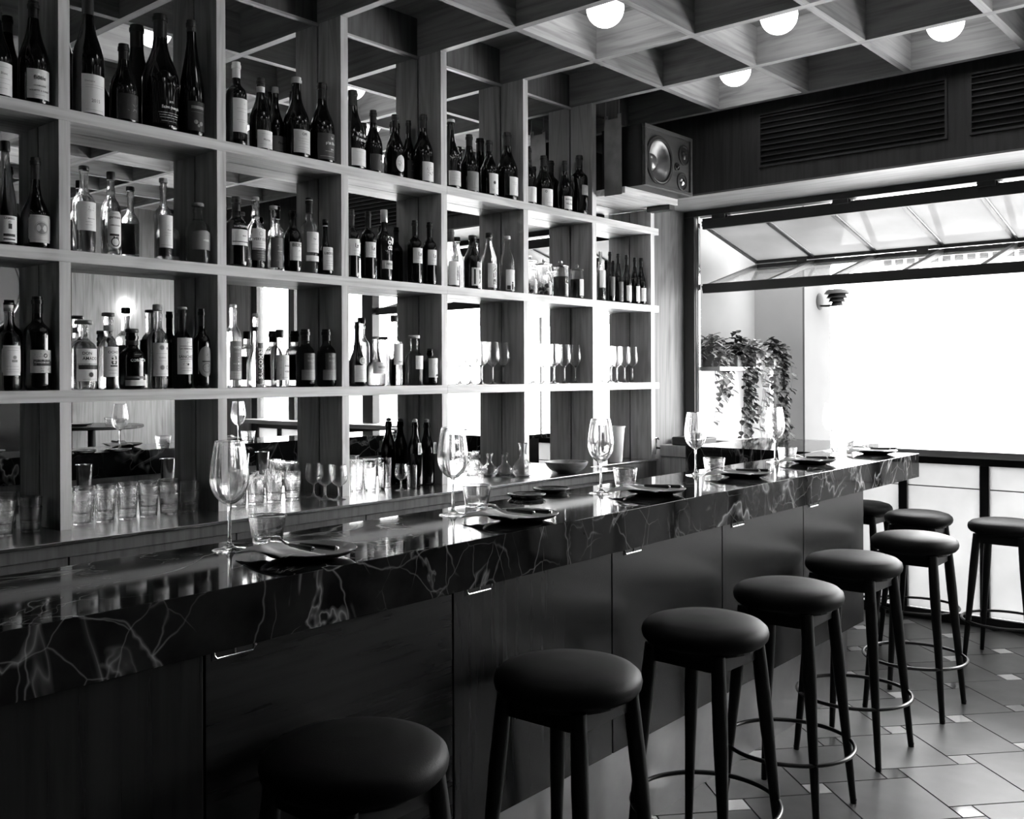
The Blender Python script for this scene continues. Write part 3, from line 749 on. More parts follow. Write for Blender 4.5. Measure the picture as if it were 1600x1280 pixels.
def bottle(row, px, ytop, wpx, kind, mat, name, desc, group, cap=None, labels=(), prints=(), yc=None, rz=0, liquid=None, hfix=None):
    zs = {1: S1, 2: S2, 3: S3, 0: ZC}[row]
    r = .04
    Y0 = YS + .046 if yc is None else yc
    for _ in range(3):
        P = atY(px, ytop + 60, Y0); d = P - O
        dep = d.dot(FW); th = math.atan((px - 800) / FP)
        r = wpx * dep * cos(th) / (2 * FP)
        if yc is None: Y0 = YS + max(r + .006, .044)
    P = atY(px, ytop, Y0); h = (P.z - zs) if hfix is None else hfix
    P.x = clampx(P.x, r)
    if cap and cap[0] == 'stop' and hfix is None: h /= 1 + cap[2]
    t = thing(name, desc, 'bottle', (P.x, Y0, zs + .0003), rz, group)
    prof, nr = outline(kind, h, r)
    ob('body', MB().lathe(prof, 36), mat, t, smooth=True, angle=35)
    if cap:
        ck = cap[0]
        if ck == 'capsule':   # foil sleeve over the neck
            L = cap[2] * h
            ob('capsule', MB().lathe([(nr * 1.06, h - L), (nr * 1.05, h - .027), (nr * 1.2, h - .0262), (nr * 1.21, h - .012), (nr * 1.08, h - .011), (nr * 1.06, h + .0005), (0, h + .001)], 28), cap[1], t, smooth=True)
        elif ck == 'screw':   # screw cap or band on the top
            L = cap[2] * h
            ob('screw_cap', MB().lathe([(nr * 1.2, h - L), (nr * 1.24, h - L + .002), (nr * 1.24, h), (nr * 1.15, h + .0025), (0, h + .0028)], 28), cap[1], t, smooth=True)
        elif ck == 'stop':    # stopper with a wide head standing on the lip
            L = cap[2] * h; rr = nr * (cap[3] if len(cap) > 3 else 1.5)
            ob('stopper', MB().lathe([(rr * .96, h + .0005), (rr, h + .003), (rr, h + L - .003), (rr * .9, h + L), (0, h + L + .001)], 28), cap[1], t, smooth=True)
        if len(cap) > 4 and cap[4]:
            z0_, z1_, mt = cap[4]
            ob('neck_band', MB().lathe([(nr * 1.09, h * z0_), (nr * 1.1, h * z0_ + .001), (nr * 1.1, h * z1_ - .001), (nr * 1.09, h * z1_)], 28, caps=False), mt, t, smooth=True)
    for (yt, yb, half, mt, shape, inkmat, els) in labels:
        z1 = atY(px, yt, Y0 - r * .75).z - zs; z0 = atY(px, yb, Y0 - r * .75).z - zs
        z0 = max(z0, .006); z1 = max(z1, z0 + .01)
        rl = r + .0007
        lb = ob('label', label_patch(rl, half, z0, z1, shape), mt, t, smooth=True, fix=False)
        lb['label'] = {'white': 'white paper label', 'cream': 'cream paper label', 'grey': 'grey paper label'}.get(mt, 'dark paper label')
        if els:
            V, F = flat_elements(els, 2 * half * rl, z1 - z0)
            if V: ob('lettering', wrap(V, F, rl + .0004, (z0 + z1) / 2), inkmat, lb, fix=False)
    for (yt, yb, half, inkmat, els) in prints:   # printed straight on the glass
        z1 = atY(px, yt, Y0 - r * .75).z - zs; z0 = atY(px, yb, Y0 - r * .75).z - zs
        V, F = flat_elements(els, 2 * half * r, z1 - z0)
        ob('lettering', wrap(V, F, r + .0005, (z0 + z1) / 2), inkmat, t, fix=False)
    NB[0] += 1
    return t
fine = [('l', .30, .6), ('l', .22, .5)]
WT = 'wine bottles on the top shelf'
DG = 'dark_glass'
CAPD = ('capsule', 'foil', .2)
def wine(px, yt, w_, kind, desc, labels=(), prints=(), cap=CAPD, name='wine_bottle', mat=DG, **kw):
    return bottle(1, px, yt, w_, kind, mat, name, desc, WT, cap, labels, prints, **kw)
# --- top shelf
wine(-6, 8, 50, 'champ', 'dark bottle cut by the left edge on the top shelf, white label', [(96, 147, .95, 'white', 'rect', 'midink', [('l', .85, .5), ('t', 'Le Blanc', .4, .66), ('l', .5, .7), ('l', .35, .6), ('l', .2, .4)])])
wine(52, 3, 51, 'champ', 'large dark champagne bottle, pale label with flowing script, left end of the top shelf', [(108, 154, .82, 'white', 'rect', 'ink', [('t', 'fidèle', .5, .72), ('t', 'CHAMPAGNE', .5, .44), ('t', 'VOUETTE & SORBÉE', .82, .28), ('l', .13, .4)])])
wine(137, -24, 52, 'burg', 'magnum with top out of frame on the top shelf, white 2015 label', [(116, 178, .85, 'white', 'rect', 'midink', [('t', 'Domaine', .36, .82, -.2), ('l', .72, .72), ('l', .66, .7), ('t', '2015', .34, .32, .02), ('l', .08, .7)])], hfix=.475)
wine(193, 70, 46, 'burg', 'dark wine bottle with a dark sketched label, just right of the 2015 magnum', [(146, 186, .85, 'blacklabel', 'rect', 'midink', [('x', .1, .5, .25, 5)])])
wine(250, 24, 60, 'burg', 'wide dark magnum printed Saint-Joseph 2012 in white on the top shelf', [], [(120, 196, .9, 'whiteink', [('x', .25, .86, .12, 3), ('t', '2012', .16, .50, .06), ('t', 'Saint-Joseph', .62, .38, .06), ('l', .27, .7), ('l', .22, .62), ('l', .17, .6), ('l', .1, .5)])])
wine(299, 33, 40, 'flute', 'slim tall flute bottle with dark label at the right of the second bay, top shelf', [(158, 204, .85, 'blacklabel', 'rect', 'midink', [('q', 0, .8, .34, .05), ('l', .64, .7), ('d', -.12, .3, .1), ('d', .16, .26, .1), ('d', .02, .18, .07)])], cap=('capsule', 'dgrey', .1))
wine(369, 98, 34, 'bord', 'bottle with a white capsule and tall white label on the top shelf', [(153, 206, .9, 'white', 'rect', 'midink', [('t', 'V', .06, .84, .14), ('l', .7, .6), ('l', .6, .5), ('l', .36, .6), ('l', .3, .4)])], cap=('capsule', 'whitecap', .19))
wine(407, 123, 36, 'burg', 'bottle with white bands at the neck, right of the white capsule bottle', [(203, 231, .9, 'white', 'rect', 'midink', [('l', .8, .6), ('t', 'Marnes', .4, .48), ('l', .22, .7)])], cap=('capsule', 'foil', .1, 0, (.80, .88, 'white')))
wine(430, 137, 28, 'burg', 'bottle with grey script label standing half behind the neck banded bottle', [(212, 236, 1.0, 'grey', 'rect', 'ink', [('t', 'Fleurie', .5, .55, .1), ('l', .2, .5)])], yc=YM - .04, cap=('capsule', 'cream', .025))
wine(463, 122, 42, 'burg', 'bottle with pale ring at the lip and square pale label, third bay, top shelf', [(202, 238, .85, 'cream', 'rect', 'ink', [('t', 'OPI', .26, .82), ('l', .62, .5), ('l', .5, .6), ('l', .4, .5), ('l', .25, .6), ('l', .15, .6)])], cap=('capsule', 'cream', .022))
wine(510, 133, 40, 'burg', 'bottle with grey label and white script, right end of the third bay', [(209, 250, 1.0, 'dgrey', 'rect', 'whiteink', [('t', 'Le', .12, .84, .12), ('t', "p'tit Blanc", .6, .62, .12), ('t', '2018', .16, .4, .12), ('l', .32, .4), ('l', .12, .8)])])
wine(551, 142, 40, 'burg', 'bottle with white writing on its shoulder, partly hidden by an upright, fourth bay', [(231, 258, .8, 'white', 'rect', 'midink', [('l', .8, .5), ('l', .4, .3), ('l', .3, .3)])], [(195, 230, .7, 'whiteink', [('t', 'Vin de\nFrance', .8, .5, .1), ('x', .2, .12, .25, 2)])])
wine(583, 173, 29, 'burg', 'small dark bottle with grey label between two bottles, fourth bay, top shelf', [(240, 266, .9, 'dgrey', 'rect', 'whiteink', [('t', '2018', .3, .6, .2)])])
wine(617, 180, 29, 'burg', 'bottle with a round white label on the top shelf', [(241, 268, .62, 'white', 'round', 'ink', [('x', 0, .5, .3, 11)])])
wine(638, 189, 22, 'burg', 'bottle with a small A3 mark on dark label, fourth bay', [(250, 280, .9, 'dgrey', 'rect', 'whiteink', [('t', 'A3', .22, .8), ('l', .45, .4)])], yc=YM - .042)
wine(661, 180, 32, 'burg', 'bottle with scribbled drawing on white label beside the fourth upright, top shelf', [(252, 282, .85, 'white', 'rect', 'ink', [('x', .02, .55, .26, 17), ('x', -.05, .4, .2, 18), ('o', .06, .55, .2, .95)])])
wine(704, 188, 31, 'burg', 'bottle covered in white printed pattern with pale label, fifth bay, top shelf', [(266, 289, 1.0, 'cream', 'rect', 'midink', [('l', .7, .7), ('l', .5, .7), ('l', .3, .7)])], [(222, 266, 1.1, 'whiteink', [('x', .2, .75, .2, 1), ('x', .3, .45, .2, 4), ('x', .15, .2, .22, 6), ('x', -.15, .5, .2, 9)])], cap=('screw', 'cream', .035))
wine(733, 211, 29, 'burg', 'bottle with a plain grey label, second in the fifth bay, top shelf', [(267, 297, 1.0, 'grey', 'rect', 'ink', [('d', .3, .84, .03), ('l', .15, .5)])])
wine(764, 220, 28, 'burg', 'bottle with black flower drawing on white label, fifth bay', [(270, 302, .8, 'white', 'rect', 'ink', [('s', -.1, .55, .14), ('x', .25, .75, .12, 8), ('x', .2, .3, .16, 12), ('x', -.2, .2, .12, 13)])])
wine(796, 209, 34, 'burg', 'larger dark bottle with narrow white label at the right of the fifth bay', [(276, 305, .62, 'white', 'rect', 'midink', [('l', .7, .6), ('l', .6, .4)])])
wine(826, 232, 24, 'burg', 'bottle mostly hidden by the sixth upright, white label edge showing', [(291, 315, 1.0, 'white', 'rect', 'midink', [('x', .25, .5, .1, 3)])])
wine(849, 244, 29, 'burg', 'bottle with white label and small black marks, sixth bay, top shelf', [(294, 321, 1.05, 'white', 'rect', 'ink', [('o', -.28, .84, .06, .6), ('x', .3, .5, .08, 7), ('l', .2, .5)])])
wine(882, 252, 23, 'burg', 'small bottle with bold lettered white label, sixth bay, top shelf', [(306, 326, .95, 'white', 'rect', 'ink', [('t', 'BEAUJOLAIS', .8, .74), ('t', 'VILLAGES', .75, .42), ('l', .15, .5)])])
wine(906, 244, 27, 'bord', 'tall square shouldered dark bottle at the right of the sixth bay', [(288, 304, .6, 'grey', 'rect', 'ink', [('l', .3, .8)])])
# --- second shelf
WS = 'bottles on the second shelf'
def b2(*a, **k): return bottle(2, a[0], a[1], a[2], a[3], a[4], a[5], a[6], WS, *a[7:], **k)
b2(8, 222, 36, 'flute', 'pale', 'liqueur_bottle', 'slim pale bottle cut by the left edge, label with a small pot drawing', ('screw', 'blackcap', .09), [(337, 378, .95, 'white', 'rect', 'ink', [('t', 'LAMBIG', .5, .9), ('q', .02, .6, .09, .1), ('o', .0, .76, .06, .7), ('q', .0, .26, .3, .05), ('q', 0, .1, .3, .025)])])
b2(55, 247, 47, 'cognac', 'dark_glass', 'liqueur_bottle', 'dark sloping bottle, cream label with round engraved emblem, left end of second shelf', ('capsule', 'dgrey', .24), [(336, 379, .88, 'cream', 'corner', 'midink', [('l', .93, .7), ('d', .02, .52, .25), ('o', .02, .52, .29, .95), ('l', .1, .6)])])
b2(131, 261, 37, 'spirit', 'clear', 'spirit_bottle', 'clear bottle with white label and prancing horse drawing', ('screw', 'blackcap', .04), [(315, 360, 1.05, 'white', 'rect', 'ink', [('x', .12, .76, .16, 21), ('x', .0, .68, .08, 22), ('t', 'Maison Ferroni', .36, .42, .12), ('l', .3, .3), ('l', .2, .3)])])
b2(173, 270, 32, 'bulb', 'pale', 'spirit_bottle', 'clear cane spirit bottle with arched label showing a distillery drawing', ('screw', 'blackcap', .09), [(330, 388, .80, 'white', 'shield', 'ink', [('l', .93, .4), ('t', 'germana', .8, .82), ('t', 'UMBURANA', .7, .62), ('q', -.05, .36, .32, .03), ('q', -.1, .29, .05, .03), ('q', .1, .29, .05, .03), ('q', .22, .29, .03, .03), ('o', .0, .17, .3, .78)])])
b2(255, 279, 29, 'spirit', 'clear', 'spirit_bottle', 'clear corked bottle with tall white label and little dog mark', ('stop', 'cork', .06, 1.3), [(336, 387, .95, 'white', 'rect', 'midink', [('x', .05, .68, .1, 31), ('t', 'Rhum', .26, .55, .1), ('l', .45, .4), ('l', .38, .4), ('l', .08, .8)])], yc=YS + .04)
b2(309, 318, 38, 'squat', 'clear', 'gin_bottle', 'squat clear bottle marked FAIR with cork top, right end of second bay', ('stop', 'cork', .06, 1.5), [(360, 390, 1.05, 'grey', 'arch', 'whiteink', [('t', '+FAIR.', .34, .5, .12)])])
b2(369, 308, 36, 'spirit', 'dark_glass', 'whisky_bottle', 'dark bottle with white lettered shoulder and blank white label, second shelf', ('capsule', 'foil', .2), [(358, 383, .95, 'white', 'rect', 'ink', [('t', 'IRISH', .2, .6, .1), ('q', 0, .22, .49, .025)])], [(350, 357, .9, 'whiteink', [('t', 'WATERFORD', .9, .5)])])
b2(399, 308, 31, 'bulb', 'clear', 'whisky_bottle', 'clear whisky bottle labelled VERY OLD with a dark band below', ('stop', 'cork', .05, 1.1), [(357, 390, .95, 'white', 'rect', 'ink', [('o', 0, .76, .12, .9), ('t', 'VERY OLD', .86, .5), ('l', .3, .6), ('l', .2, .6), ('q', 0, .05, .49, .02)]), (391, 407, 1.0, 'dgrey', 'rect', 'whiteink', [('l', .8, .4), ('l', .55, .5), ('l', .35, .4)])])
b2(427, 322, 30, 'cognac', 'pale', 'liqueur_bottle', 'clear bottle with wide cork and dark ornate label, third bay, second shelf', ('stop', 'cork', .06, 1.5), [(371, 418, .9, 'dgrey', 'rect', 'midink', [('x', .1, .7, .2, 41), ('x', .1, .45, .2, 42), ('x', .05, .2, .2, 43), ('q', .1, .55, .2, .015)])])
b2(457, 330, 27, 'flask', 'dark_glass', 'liqueur_bottle', 'dark round shouldered bottle with clear open neck and white label', None, [(378, 407, .95, 'white', 'rect', 'ink', [('t', 'BIERS', .7, .84), ('x', .12, .5, .14, 51), ('l', .2, .5)])])
b2(483, 310, 29, 'spirit', 'clear', 'spirit_bottle', 'clear bottle with black and white neck foil and two white labels', ('capsule', 'foil', .2, 0, (.93, .975, 'white')), [(362, 394, .9, 'white', 'rect', 'ink', [('x', .14, .8, .06, 61), ('t', 'Paul', .2, .66), ('l', .4, .5), ('l', .15, .6)]), (399, 408, 1.0, 'white', 'rect', 'midink', [('l', .5, .5)])])
b2(508, 344, 24, 'cognac', 'dark_glass', 'amaro_bottle', 'small dark bottle with white neck ring and tall white label, by the third upright', ('screw', 'blackcap', .05, 0, (.88, .94, 'white')), [(386, 422, .95, 'white', 'rect', 'ink', [('x', .0, .9, .2, 71), ('t', 'LIBERTA', .8, .73), ('l', .58, .4), ('l', .4, .6), ('l', .3, .6), ('l', .2, .6)])])
SIS = [('q', -.08, .62, .02, .12), ('q', .06, .5, .1, .02), ('d', .1, .6, .06), ('l', .3, .5), ('l', .12, .4)]
b2(549, 328, 25, 'bord', 'dark_glass', 'wine_bottle', 'twin red wine bottle half hidden by the upright, left in the fourth bay', ('capsule', 'foil', .26), [(373, 399, 1.0, 'white', 'rect', 'ink', SIS)])
b2(575, 331, 24, 'bord', 'dark_glass', 'wine_bottle', 'twin red wine bottle with white label left of the patterned vermouth bottle', ('capsule', 'foil', .26), [(378, 402, 1.0, 'white', 'rect', 'ink', SIS)])
b2(600, 329, 25, 'spirit', 'brown_glass', 'vermouth_bottle', 'patterned bottle with white lettering running upward and silver screw cap', ('screw', 'silvercap', .17), [(407, 420, 1.0, 'cream', 'rect', 'ink', [('t', 'NOSA', .5, .6, .05)])], [(360, 405, 1.0, 'whiteink', [('r', '1891', .6, .5, .12), ('x', -.15, .3, .16, 81), ('x', -.1, .7, .16, 82)])])
b2(648, 345, 23, 'bord', 'dark_glass', 'wine_bottle', 'twin red wine bottle left of its neighbour at the right of the fourth bay', ('capsule', 'foil', .26), [(387, 411, 1.0, 'white', 'rect', 'ink', SIS)])
b2(671, 348, 22, 'bord', 'dark_glass', 'wine_bottle', 'twin red wine bottle nearest the fourth upright, second shelf', ('capsule', 'foil', .26), [(390, 414, 1.0, 'white', 'rect', 'ink', SIS)])
b2(704, 359, 26, 'sake', 'pale', 'sake_bottle', 'leftmost sake bottle with large brushed characters on white, behind the upright edge', ('capsule', 'dgrey', .22), [(408, 445, 1.0, 'white', 'rect', 'ink', [('t', '木\n福\n徳\n広', .22, .5, .12, .92)])], [(396, 407, .8, 'ink', [('o', .15, .5, .16, .6), ('x', .15, .3, .12, 5)])])
b2(738, 369, 27, 'sake', 'brown_glass', 'sake_bottle', 'dark brown sake bottle with white label of three large characters', ('screw', 'blackcap', .05), [(418, 446, .9, 'white', 'rect', 'ink', [('t', '獅\n泉\n人', .3, .5, .16, .92), ('q', -.3, .5, .06, .42)])])
b2(764, 365, 24, 'sake', 'pale', 'sake_bottle', 'clear sake bottle with black cap and grey brushed characters', ('screw', 'blackcap', .07), [(411, 449, 1.0, 'white', 'rect', 'ink', [('t', '大\n山\n酌', .42, .52, .06, .85), ('l', .06, .5)])])
b2(792, 370, 24, 'sake', 'clear', 'sake_bottle', 'clear sake bottle with pale cap and landscape label, right in the fifth bay', ('screw', 'whitecap', .05), [(421, 453, 1.0, 'white', 'rect', 'ink', [('t', '初\n日\n出', .16, .66, .24, .5), ('d', -.02, .36, .07), ('q', -.02, .16, .08, .14), ('q', -.3, .12, .12, .1), ('q', .25, .1, .14, .08)])])
# six matching wine bottles in the last bay
six = [(938, 393, 'clear bottle with pale wash label, leftmost of the six in the last bay', 'pale', [(422, 449, 1.1, 'white', 'rect', 'midink', [('x', .1, .6, .2, 91)])]),
       (953, 394, 'dark bottle with dark label, second of the six in the last bay', DG, [(432, 462, .9, 'dgrey', 'rect', 'midink', [('x', .1, .6, .2, 92)])]),
       (966, 397, 'dark bottle with mottled label, third of the six in the last bay', DG, [(440, 470, .9, 'dgrey', 'rect', 'whiteink', [('x', .1, .6, .2, 93), ('x', .1, .3, .2, 94)])]),
       (979, 399, 'dark bottle with tall white label, fourth of the six in the last bay', DG, [(446, 470, 1.0, 'white', 'rect', 'midink', [('l', .8, .4), ('l', .6, .4), ('d', .05, .35, .05)])]),
       (992, 403, 'dark bottle with narrow white label, fifth of the six in the last bay', DG, [(447, 471, .75, 'white', 'rect', 'ink', [('d', .1, .8, .05), ('x', .1, .4, .12, 95)])]),
       (1004, 404, 'dark bottle with pale label at the last upright, sixth of the six', DG, [(450, 471, 1.0, 'white', 'rect', 'midink', [('l', .8, .5), ('l', .6, .5), ('l', .3, .5)])])]
for px, yt, d_, mt, lb in six:
    b2(px, yt, 15.5, 'burg', mt, 'wine_bottle', d_, CAPD if mt == DG else None, lb, yc=YS + .055)
# --- third shelf
W3 = 'spirit bottles on the third shelf'
def b3(*a, **k): return bottle(3, a[0], a[1], a[2], a[3], a[4], a[5], a[6], W3, *a[7:], **k)
b3(13, 473, 38, 'spirit', 'pale', 'spirit_bottle', 'cloudy pale bottle with engraved building label, left edge of third shelf', ('stop', 'blackcap', .025, 1.2, (.93, .995, 'white')), [(540, 587, .95, 'white', 'corner', 'midink', [('l', .92, .7), ('l', .84, .5), ('s', .08, .6, .12), ('q', .08, .48, .14, .04), ('l', .3, .6), ('l', .2, .6), ('l', .12, .6)])])
b3(58, 464, 43, 'bord', 'dark_glass', 'cognac_bottle', 'tall black bottle with ornate framed label, third shelf left', ('capsule', 'foil', .18), [(547, 583, .95, 'cream', 'rect', 'ink', [('x', -.2, .75, .12, 1), ('x', 0, .78, .12, 2), ('x', .22, .72, .14, 3), ('o', .12, .75, .09, .6), ('q', .1, .42, .36, .1), ('x', -.3, .4, .12, 4), ('x', -.1, .15, .14, 5), ('x', .2, .16, .14, 6)]), (562, 572, .7, 'ink', 'rect', 'white', [('t', 'FRANÇOIS GUY', .9, .5, .0, .6)])])
b3(130, 501, 43, 'squat', 'clear', 'mezcal_bottle', 'squat faceted bottle lettered DON AMADO with wooden stopper', ('stop', 'stopper', .06, 1.9), [(545, 596, .95, 'white', 'rect', 'ink', [('t', 'DON', .38, .86, -.08), ('t', 'AMADO', .66, .70, .06), ('q', .04, .43, .46, .065), ('s', .08, .2, .14), ('l', .06, .5)]), (568, 576, .9, 'grey', 'rect', 'ink', [('t', 'REPOSADO', .6, .5)])])
b3(169, 489, 32, 'flask', 'clear', 'tequila_bottle', 'clear bottle with big figure 8 label under OCHO', ('stop', 'stopper', .05, 1.5, (.80, .88, 'cork')), [(542, 589, .95, 'white', 'rect', 'ink', [('t', 'OCHO', .6, .82, .04), ('t', '8', .36, .55, .08), ('q', .08, .36, .22, .025), ('l', .22, .5), ('l', .12, .4)])])
b3(206, 514, 42, 'flask', 'dark_glass', 'tequila_bottle', 'short dark bottle with white CORAZÓN lettering and round wooden stopper', ('stop', 'stopper', .07, 1.15, (.78, .86, 'ink')), [(594, 603, 1.0, 'white', 'rect', 'midink', [('l', .5, .5)]), (588, 592, 1.0, 'dgrey', 'rect', 'whiteink', [('l', .5, .4)])], [(553, 569, .9, 'whiteink', [('t', 'CORAZÓN', .82, .4, .08), ('l', .95, .3)])])
b3(246, 476, 32, 'tall', 'clear', 'tequila_bottle', 'tall clear bottle, label dotted with dark sunbursts', ('stop', 'cork', .08, 1.2), [(536, 588, 1.0, 'white', 'rect', 'midink', [('s', -.04, .86, .16), ('s', .32, .84, .1), ('l', .68, .6), ('t', 'CLASICO', .4, .56), ('l', .46, .5), ('s', -.02, .26, .16), ('o', .32, .26, .1, .7), ('l', .06, .7)])])
b3(284, 480, 32, 'flask', 'amber', 'mezcal_bottle', 'bottle with framed label reading La Herencia de Sánchez', ('stop', 'cork', .035, 1.2), [(528, 585, .98, 'white', 'rect', 'ink', [('x', .08, .86, .16, 23), ('q', .04, .77, .40, .006), ('t', 'LA HERENCIA', .72, .70), ('t', 'DE', .1, .61), ('t', 'SÁNCHEZ', .86, .49), ('q', .04, .41, .40, .006), ('l', .36, .4), ('d', .06, .27, .06), ('x', -.1, .27, .12, 24), ('l', .17, .7), ('l', .1, .5)])])
b3(315, 483, 27, 'spirit', 'dark_glass', 'mezcal_bottle', 'dark bottle with curving grey landscape label at the second upright', ('capsule', 'foil', .22), [(540, 590, 1.0, 'grey', 'round', 'ink', [('x', .1, .7, .2, 25), ('q', .05, .5, .3, .02), ('o', .05, .3, .28, .9), ('x', .05, .3, .2, 26)])])
b3(364, 476, 26, 'tall', 'clear', 'mezcal_bottle', 'clear bottle lettered VECINO with a diamond, third bay of third shelf', ('stop', 'silvercap', .04, 1.1), [(533, 594, .98, 'grey', 'rect', 'whiteink', [('t', 'VECINO', .7, .84, .06), ('l', .72, .4), ('m', .06, .42, .34), ('m', .06, .42, .22), ('d', .06, .42, .06)]), (580, 592, .85, 'cream', 'rect', 'ink', [('l', .7, .6), ('l', .4, .5)])])
b3(399, 490, 28, 'cognac', 'clear', 'gin_bottle', 'clear bottle with a dark upright lettered strip on its front', ('stop', 'cork', .05, 1.2, (.80, .86, 'ink')), [(536, 600, .34, 'blacklabel', 'rect', 'whiteink', [('r', 'SALCOMBE', .75, .5)])])
b3(437, 516, 29, 'squat', 'clear', 'vodka_bottle', 'clear bottle with white label lettered WHEAT VODKA and black cap', ('screw', 'blackcap', .13), [(555, 594, 1.0, 'white', 'rect', 'ink', [('x', -.26, .8, .08, 27), ('x', -.26, .5, .08, 28), ('x', -.26, .2, .08, 29), ('q', -.10, .5, .004, .45), ('x', .22, .84, .12, 30), ('t', 'WHEAT', .44, .56, .18), ('t', 'VODKA', .44, .34, .18), ('l', .1, .4)])])
for px, d_ in ((477, 'left one of two matching whisky bottles with black caps and grey square labels'), (510, 'right one of two matching whisky bottles, beside the third upright')):
    b3(px, 515, 30, 'flask', 'amber', 'whisky_bottle', d_, ('capsule', 'foil', .2), [(552, 578, .8, 'dgrey', 'rect', 'midink', [('t', 'BLACK\nLABEL\nWHISKY'[:5], .5, .8), ('t', 'MALT', .5, .55), ('l', .3, .5)]), (578, 594, 1.05, 'grey', 'rect', 'ink', [('l', .7, .6), ('l', .5, .6)])])
b3(558, 503, 28, 'cognac', 'dark_glass', 'cognac_bottle', 'dark tapered bottle with white label and round seal, fourth bay, third shelf', ('stop', 'blackcap', .02, 1.2), [(571, 597, 1.0, 'white', 'rect', 'midink', [('l', .7, .4), ('l', .2, .5)]), (558, 570, .45, 'cream', 'round', 'midink', [('o', 0, .5, .3, .8)])])
b3(587, 526, 31, 'cognac', 'amber', 'cognac_bottle', 'squat teardrop bottle with broad white label, fourth bay', ('stop', 'cork', .05, 1.1), [(566, 584, 1.0, 'white', 'rect', 'ink', [('t', 'NICOLAS', .6, .56, .08), ('l', .25, .5)])])
b3(616, 493, 26, 'tall', 'clear', 'liqueur_bottle', 'clear long necked bottle with dark stopper and white label, fourth bay', ('stop', 'stopper', .1, 1.15), [(537, 570, .8, 'white', 'rect', 'ink', [('t', 'Acqua', .4, .14, .05)])])
b3(647, 524, 28, 'flask', 'textured', 'gin_bottle', 'patterned glass bottle with flat white cap and small white label', ('stop', 'whitecap', .07, 1.5), [(556, 577, .6, 'white', 'rect', 'midink', [('l', .8, .5), ('l', .3, .4)])])
b3(674, 545, 24, 'apoth', 'dark_glass', 'liqueur_bottle', 'small dark pharmacy style bottle with white label at the fourth upright', ('stop', 'blackcap', .05, .95), [(560, 590, .98, 'white', 'rect', 'ink', [('m', .22, .62, .14), ('m', .22, .62, .07), ('l', .7, .3), ('q', .22, .12, .18, .05)])])

# --- lidded jars, second shelf, sixth bay
def jar(px, ytop, w_, desc, dark):
    Y0 = YS + .062
    P = atY(px, ytop, Y0); dep = (P - O).dot(FW); r = w_ * dep * cos(math.atan((px - 800) / FP)) / (2 * FP)
    h = P.z - S2; hb = h * .80
    t = thing('glass_jar', desc, 'jar', (P.x, Y0, S2 + .0003), 0, 'lidded glass jars of steeped fruit')
    w2 = .0025
    prof = [(0, 0), (r * .92, 0), (r, .006), (r, hb * .84), (r * .92, hb * .93), (r * .92, hb), (r * .92 - w2, hb), (r * .92 - w2, hb * .93), (r - w2, hb * .83), (r - w2, .01), (0, .008)]
    ob('jar_body', MB().lathe(prof, 32), 'thin', t, smooth=True)
    lid = ob('lid', MB().lathe([(0, hb + .0006), (r * .99, hb + .0006), (r * 1.02, hb + .004), (r * .98, hb + .010), (r * .5, hb + .016), (.006, hb + .018), (.0105, hb + .022), (.0135, hb + .030), (.0105, hb + .039), (0, hb + .042)], 32), 'thin', t, smooth=True)
    rl = r - w2 - .0008; lv = hb * (.70 if dark else .66)
    if dark: ob('liquid', MB().lathe([(0, .0095), (rl, .0115), (rl, lv), (0, lv)], 28), 'darkliquid', t, smooth=True)
    else:
        rnd = random.Random(px)
        mb = MB()
        for k in range(9):
            a = rnd.uniform(0, 2 * PI); q = rnd.uniform(.2, .62) * rl; rr = rl * .30
            c = (q * cos(a), q * sin(a), .011 + rr + (k // 4) * rr * 1.5)
            mb.lathe([(rr * sin(PI * j / 8), -rr * cos(PI * j / 8)) for j in range(9)], 12, c)
        f = ob('fruit', mb, 'fruit', t, smooth=True); f['kind'] = 'stuff'
    if dark and px > 890:
        ob('label', label_patch(r + .0006, .5, hb * .12, hb * .7), 'white', t, smooth=True, fix=False)
jar(828, 398, 24, 'glass jar partly hidden behind the sixth upright', False)
jar(850, 404, 26, 'glass jar of pale fruit with ball knob lid, sixth bay', False)
jar(876, 407, 25, 'glass jar of dark liquid with ball knob lid, sixth bay', True)
jar(901, 413, 22, 'short jar of dark liquid with a white label strip, right in the sixth bay', True)

# ------------------------------------------------------------------ GLASSWARE
def wineglass_profile(h, rb, rr, rf, stem):
    # outer then inner outline, closed
    zb = h * stem
    outer = [(0, 0), (rf * .97, 0), (rf, .0012), (rf * .9, .0028), (rf * .45, .0055), (.0095, .010), (.0052, .018), (.0040, .035), (.0038, zb - .025), (.0046, zb - .010), (.0075, zb - .003)]
    cup = [(.016, .0), (.029, .012), (.039, .028), (.0442, .046), (.0455, .062), (.0440, .082), (.0400, .112), (.0340, .147)]
    k = (h - zb) / .147
    bowl = smoothprof([(z * k, r / .0455 * rb if i < 5 else (rr + (rb - rr) * (r - .034) / (.0455 - .034))) for i, (r, z) in enumerate(cup)], 3)
    outer += [(r, zb + z) for z, r in bowl]
    inner = [(max(r - .0011, .002), zb + z + .0015) for z, r in bowl][::-1]
    outer[-1] = (rr + .0001, h - .0022); outer += [(rr, h - .0006), (rr - .0003, h), (rr - .0008, h), (rr - .0011, h - .0006)]; inner[0] = (rr - .0011, h - .0022)
    inner += [(.008, zb + .0015), (0, zb + .0012)]
    return outer + inner
def make_glass(name, label, cat, prof, mat='thin', group=None, n=40):
    me = MB().lathe(prof, n, caps=False).mesh(name, mat, True)
    o = bpy.data.objects.new(name, me); C.objects.link(o); tag(o, label, cat, group)
    return o
